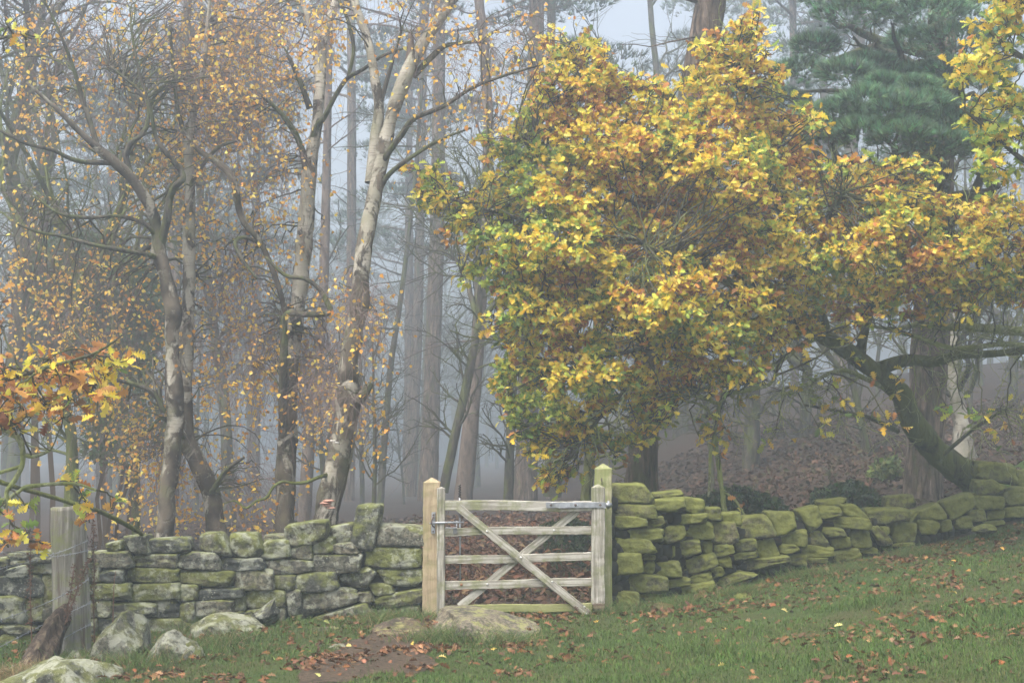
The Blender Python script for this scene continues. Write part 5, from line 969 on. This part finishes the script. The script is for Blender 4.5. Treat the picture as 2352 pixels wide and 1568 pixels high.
DL = [(.17, .08, .04), (.24, .115, .06), (.12, .06, .035), (.34, .19, .10), (.09, .045, .03), (.26, .11, .04)]
def litter(name, x, y, sz, cols, lift=.02):
    z = ground(x, y)+rg.uniform(.005, lift, len(x)); p = np.stack([x, y, z], -1); v, q, c = leaves(p, rg.normal(size=p.shape)*[1, 1, .25], rg.normal(size=p.shape)*.45+[0, 0, 1], rg.uniform(*sz, len(p)), pal(cols, len(p), rg, jit=.2), rg, OAK, fold=.5, bend=.9); return tag(make(name, v, q, LITTER, None, c), kind='stuff')
x, y = scatter(60000, (-8, 14), (12.6, 34), lambda x, y: behind(x, y) & (np.abs(x/y) < .42)); litter('leaf_litter', x, y, (.07, .13), [(.038, .025, .018), (.052, .032, .023), (.026, .018, .014), (.075, .05, .036), (.022, .016, .013)])  # dead-leaf browns with the canopy shade worked into the colours
fr = lambda x, y: (y < wall_y_at_x(x)-.1); wdist = lambda x, y: wall_y_at_x(x)-y
inv = lambda x, y: (np.abs(x/y) < .39)
x, y = scatter(80000, (-5, 7.5), (7.5, 18), lambda x, y: fr(x, y) & inv(x, y) & (rg.random(x.shape) < .02+.5*np.exp(-np.clip(wdist(x, y)-.1, 0, 9)/.9)*(x > .9)*(vn2(x*1.3, y*1.3, 8) > -.35)+.3*(vn2(x*1.3, y*1.9, 15) > .22)*(x > .2)+.75*(np.abs(vn2(x*1.6+3, y*2.2, 21)) > .38)*(x < .5)*(x > -4)*(y > 9.5)+.1*(y > 10.3)*(x < .6)))
x_l, y_l = x, y; litter('fallen_leaves', x, y, (.038, .074), [tuple(v*.68 for v in c) for c in DL], .03)
x, y = scatter(1500, (-5, 7.5), (8, 17), lambda x, y: fr(x, y) & inv(x, y) & (rg.random(x.shape) < .06)); litter('fallen_leaves', x, y, (.05, .08), [(.62, .45, .08), (.55, .34, .08), (.5, .45, .16)], .05)
# grass
NG = 420000
x = rg.uniform(-5, 7.3, NG); y = 8+10*rg.random(NG)**1.2; dn = vn2(x*1.4, y*1.4, 33)+.6*vn2(x*5, y*5, 34)
k = (y < wall_y_at_x(x)-.06) & inv(x, y) & (dn+.5*rg.normal(size=NG) > -.75) & ~(pmask(x, y) & (rg.random(NG) < .985)) & ~((vn2(x*1.6+3, y*2.2, 21) > .42) & (x < .5) & (rg.random(NG) < .7)); x, y, dn = x[k], y[k], dn[k]; m = len(x)
wd = wdist(x, y); h = rg.uniform(.014, .042, m)*(1+.45*dn)*(1+1.1*sstep(.35, .6, vn2(x*2.6, y*2.6, 61))+.35*np.exp(-np.clip(wd, 0, 9)/.35)*(rg.random(m) < .5)+.5*(vn2(x*2, y*2, 35) > .35))
th = rg.uniform(0, 6.283, m); lean = rg.uniform(.15, 1.0, m); d = np.stack([np.cos(th)*lean, np.sin(th)*lean, np.ones(m)], -1); d = nrm(d); wv = np.stack([-np.sin(th), np.cos(th), 0*th], -1)*(.0012+.0010*rg.random(m))[:, None]
b0 = np.stack([x, y, ground(x, y)], -1); b1 = b0+d*(h*.55)[:, None]; b2 = b1+nrm(d*[1.7, 1.7, .55])*(h*.6)[:, None]
V = np.stack([b0-wv, b0+wv, b1+wv*.9, b1-wv*.9, b2], 1).reshape(-1, 3); bi = (np.arange(m)*5)[:, None]
gc = pal([(.05, .12, .02), (.075, .16, .028), (.032, .08, .016), (.11, .18, .035), (.18, .16, .06)], m, rg, p=[.3, .25, .25, .14, .06], jit=.2); gc = gc*.82*[.85, 1.06, .85]*(1+.32*vn2(x*.9, y*.9, 51)+.18*vn2(x*4, y*4, 52))[:, None]
tag(make('grass', V, [bi+np.array([[0, 1, 2, 3]]), bi+np.array([[3, 2, 4]])], GRASSM, None, np.repeat(np.clip(gc, .01, 1), 5, 0)), kind='stuff')
# longer tufts and straw at the stones and post feet
m = 9000; cx = np.array([W(*a) for a in [(880, 1445, 12.4), (470, 1440, 12.3), (500, 1500, 11.6), (220, 1500, 11), (60, 1560, 10.3), (20, 1545, 10.3), (100, 1560, 10.4), (1060, 1480, 11.5), (1160, 1500, 11.3), (1000, 1490, 11.4), (1420, 1420, 13), (1560, 1400, 13.1), (1700, 1360, 13.7), (1850, 1300, 14.5), (2090, 1250, 15.6), (330, 1540, 10.7), (430, 1520, 11.2), (930, 1430, 12.6), (1950, 1290, 14.8)]])
i = rg.integers(0, len(cx), m); x = cx[i, 0]+rg.normal(0, .16, m); y = cx[i, 1]+rg.normal(0, .09, m); h = rg.uniform(.06, .19, m); th = rg.uniform(0, 6.283, m); T = grow(np.stack([x, y, ground(x, y)], -1), np.stack([np.cos(th)*.45, np.sin(th)*.45, np.ones(m)], -1), h, 5, .1, -.22, rg)
v, q = tubes(T, np.linspace(.0019, .0005, 5)[None]*np.ones((m, 1)), 3); st_ = (np.isin(i, [4, 5, 6]) & (rg.random(m) < .75)) | (rg.random(m) < .15); gc = np.where(st_[:, None], pal([(.33, .26, .14), (.26, .19, .10)], m, rg), pal([(.07, .15, .035), (.10, .19, .05)], m, rg)); tag(make('tall_grass', v, q, GRASSM, None, np.repeat(gc, 15, 0)), kind='stuff')
# fallen logs beyond the gate
for lab, rows, s in (('fallen dark branch lying behind the gate at its middle bars', [(1120, 1295, 17, 6), (1200, 1275, 17.3, 7), (1290, 1245, 17.8, 7), (1345, 1215, 18, 5)], 1),):
    P, Rd = limb_path(rows, 24); V, F = trunk_tube(P, Rd, 12, .15, 5, s); tag(make('fallen_branch', V, F, DARKB), lab, 'fallen branch')

# ------------------------------------------------------------------ haze
x0, x1, y0, y1, z0, z1 = -88, 88, -6, 153, -4.2, 27
V = [(x, y, z) for z in (z0, z1) for y in (y0, y1) for x in (x0, x1)]
hz = make('haze', V, np.array([[0, 2, 3, 1], [4, 5, 7, 6], [0, 1, 5, 4], [2, 6, 7, 3], [0, 4, 6, 2], [1, 3, 7, 5]]), None, smooth=False)
m = bpy.data.materials.new('mist'); m.use_nodes = True; nt = m.node_tree; nt.nodes.clear(); out = nt.nodes.new('ShaderNodeOutputMaterial'); pv = nt.nodes.new('ShaderNodeVolumePrincipled')
pv.inputs['Color'].default_value = (.70, .79, .86, 1); pv.inputs['Density'].default_value = HAZE_DENSITY; pv.inputs['Anisotropy'].default_value = .5; nt.links.new(pv.outputs[0], out.inputs['Volume'])
hz.data.materials.append(m); tag(hz, kind='stuff')
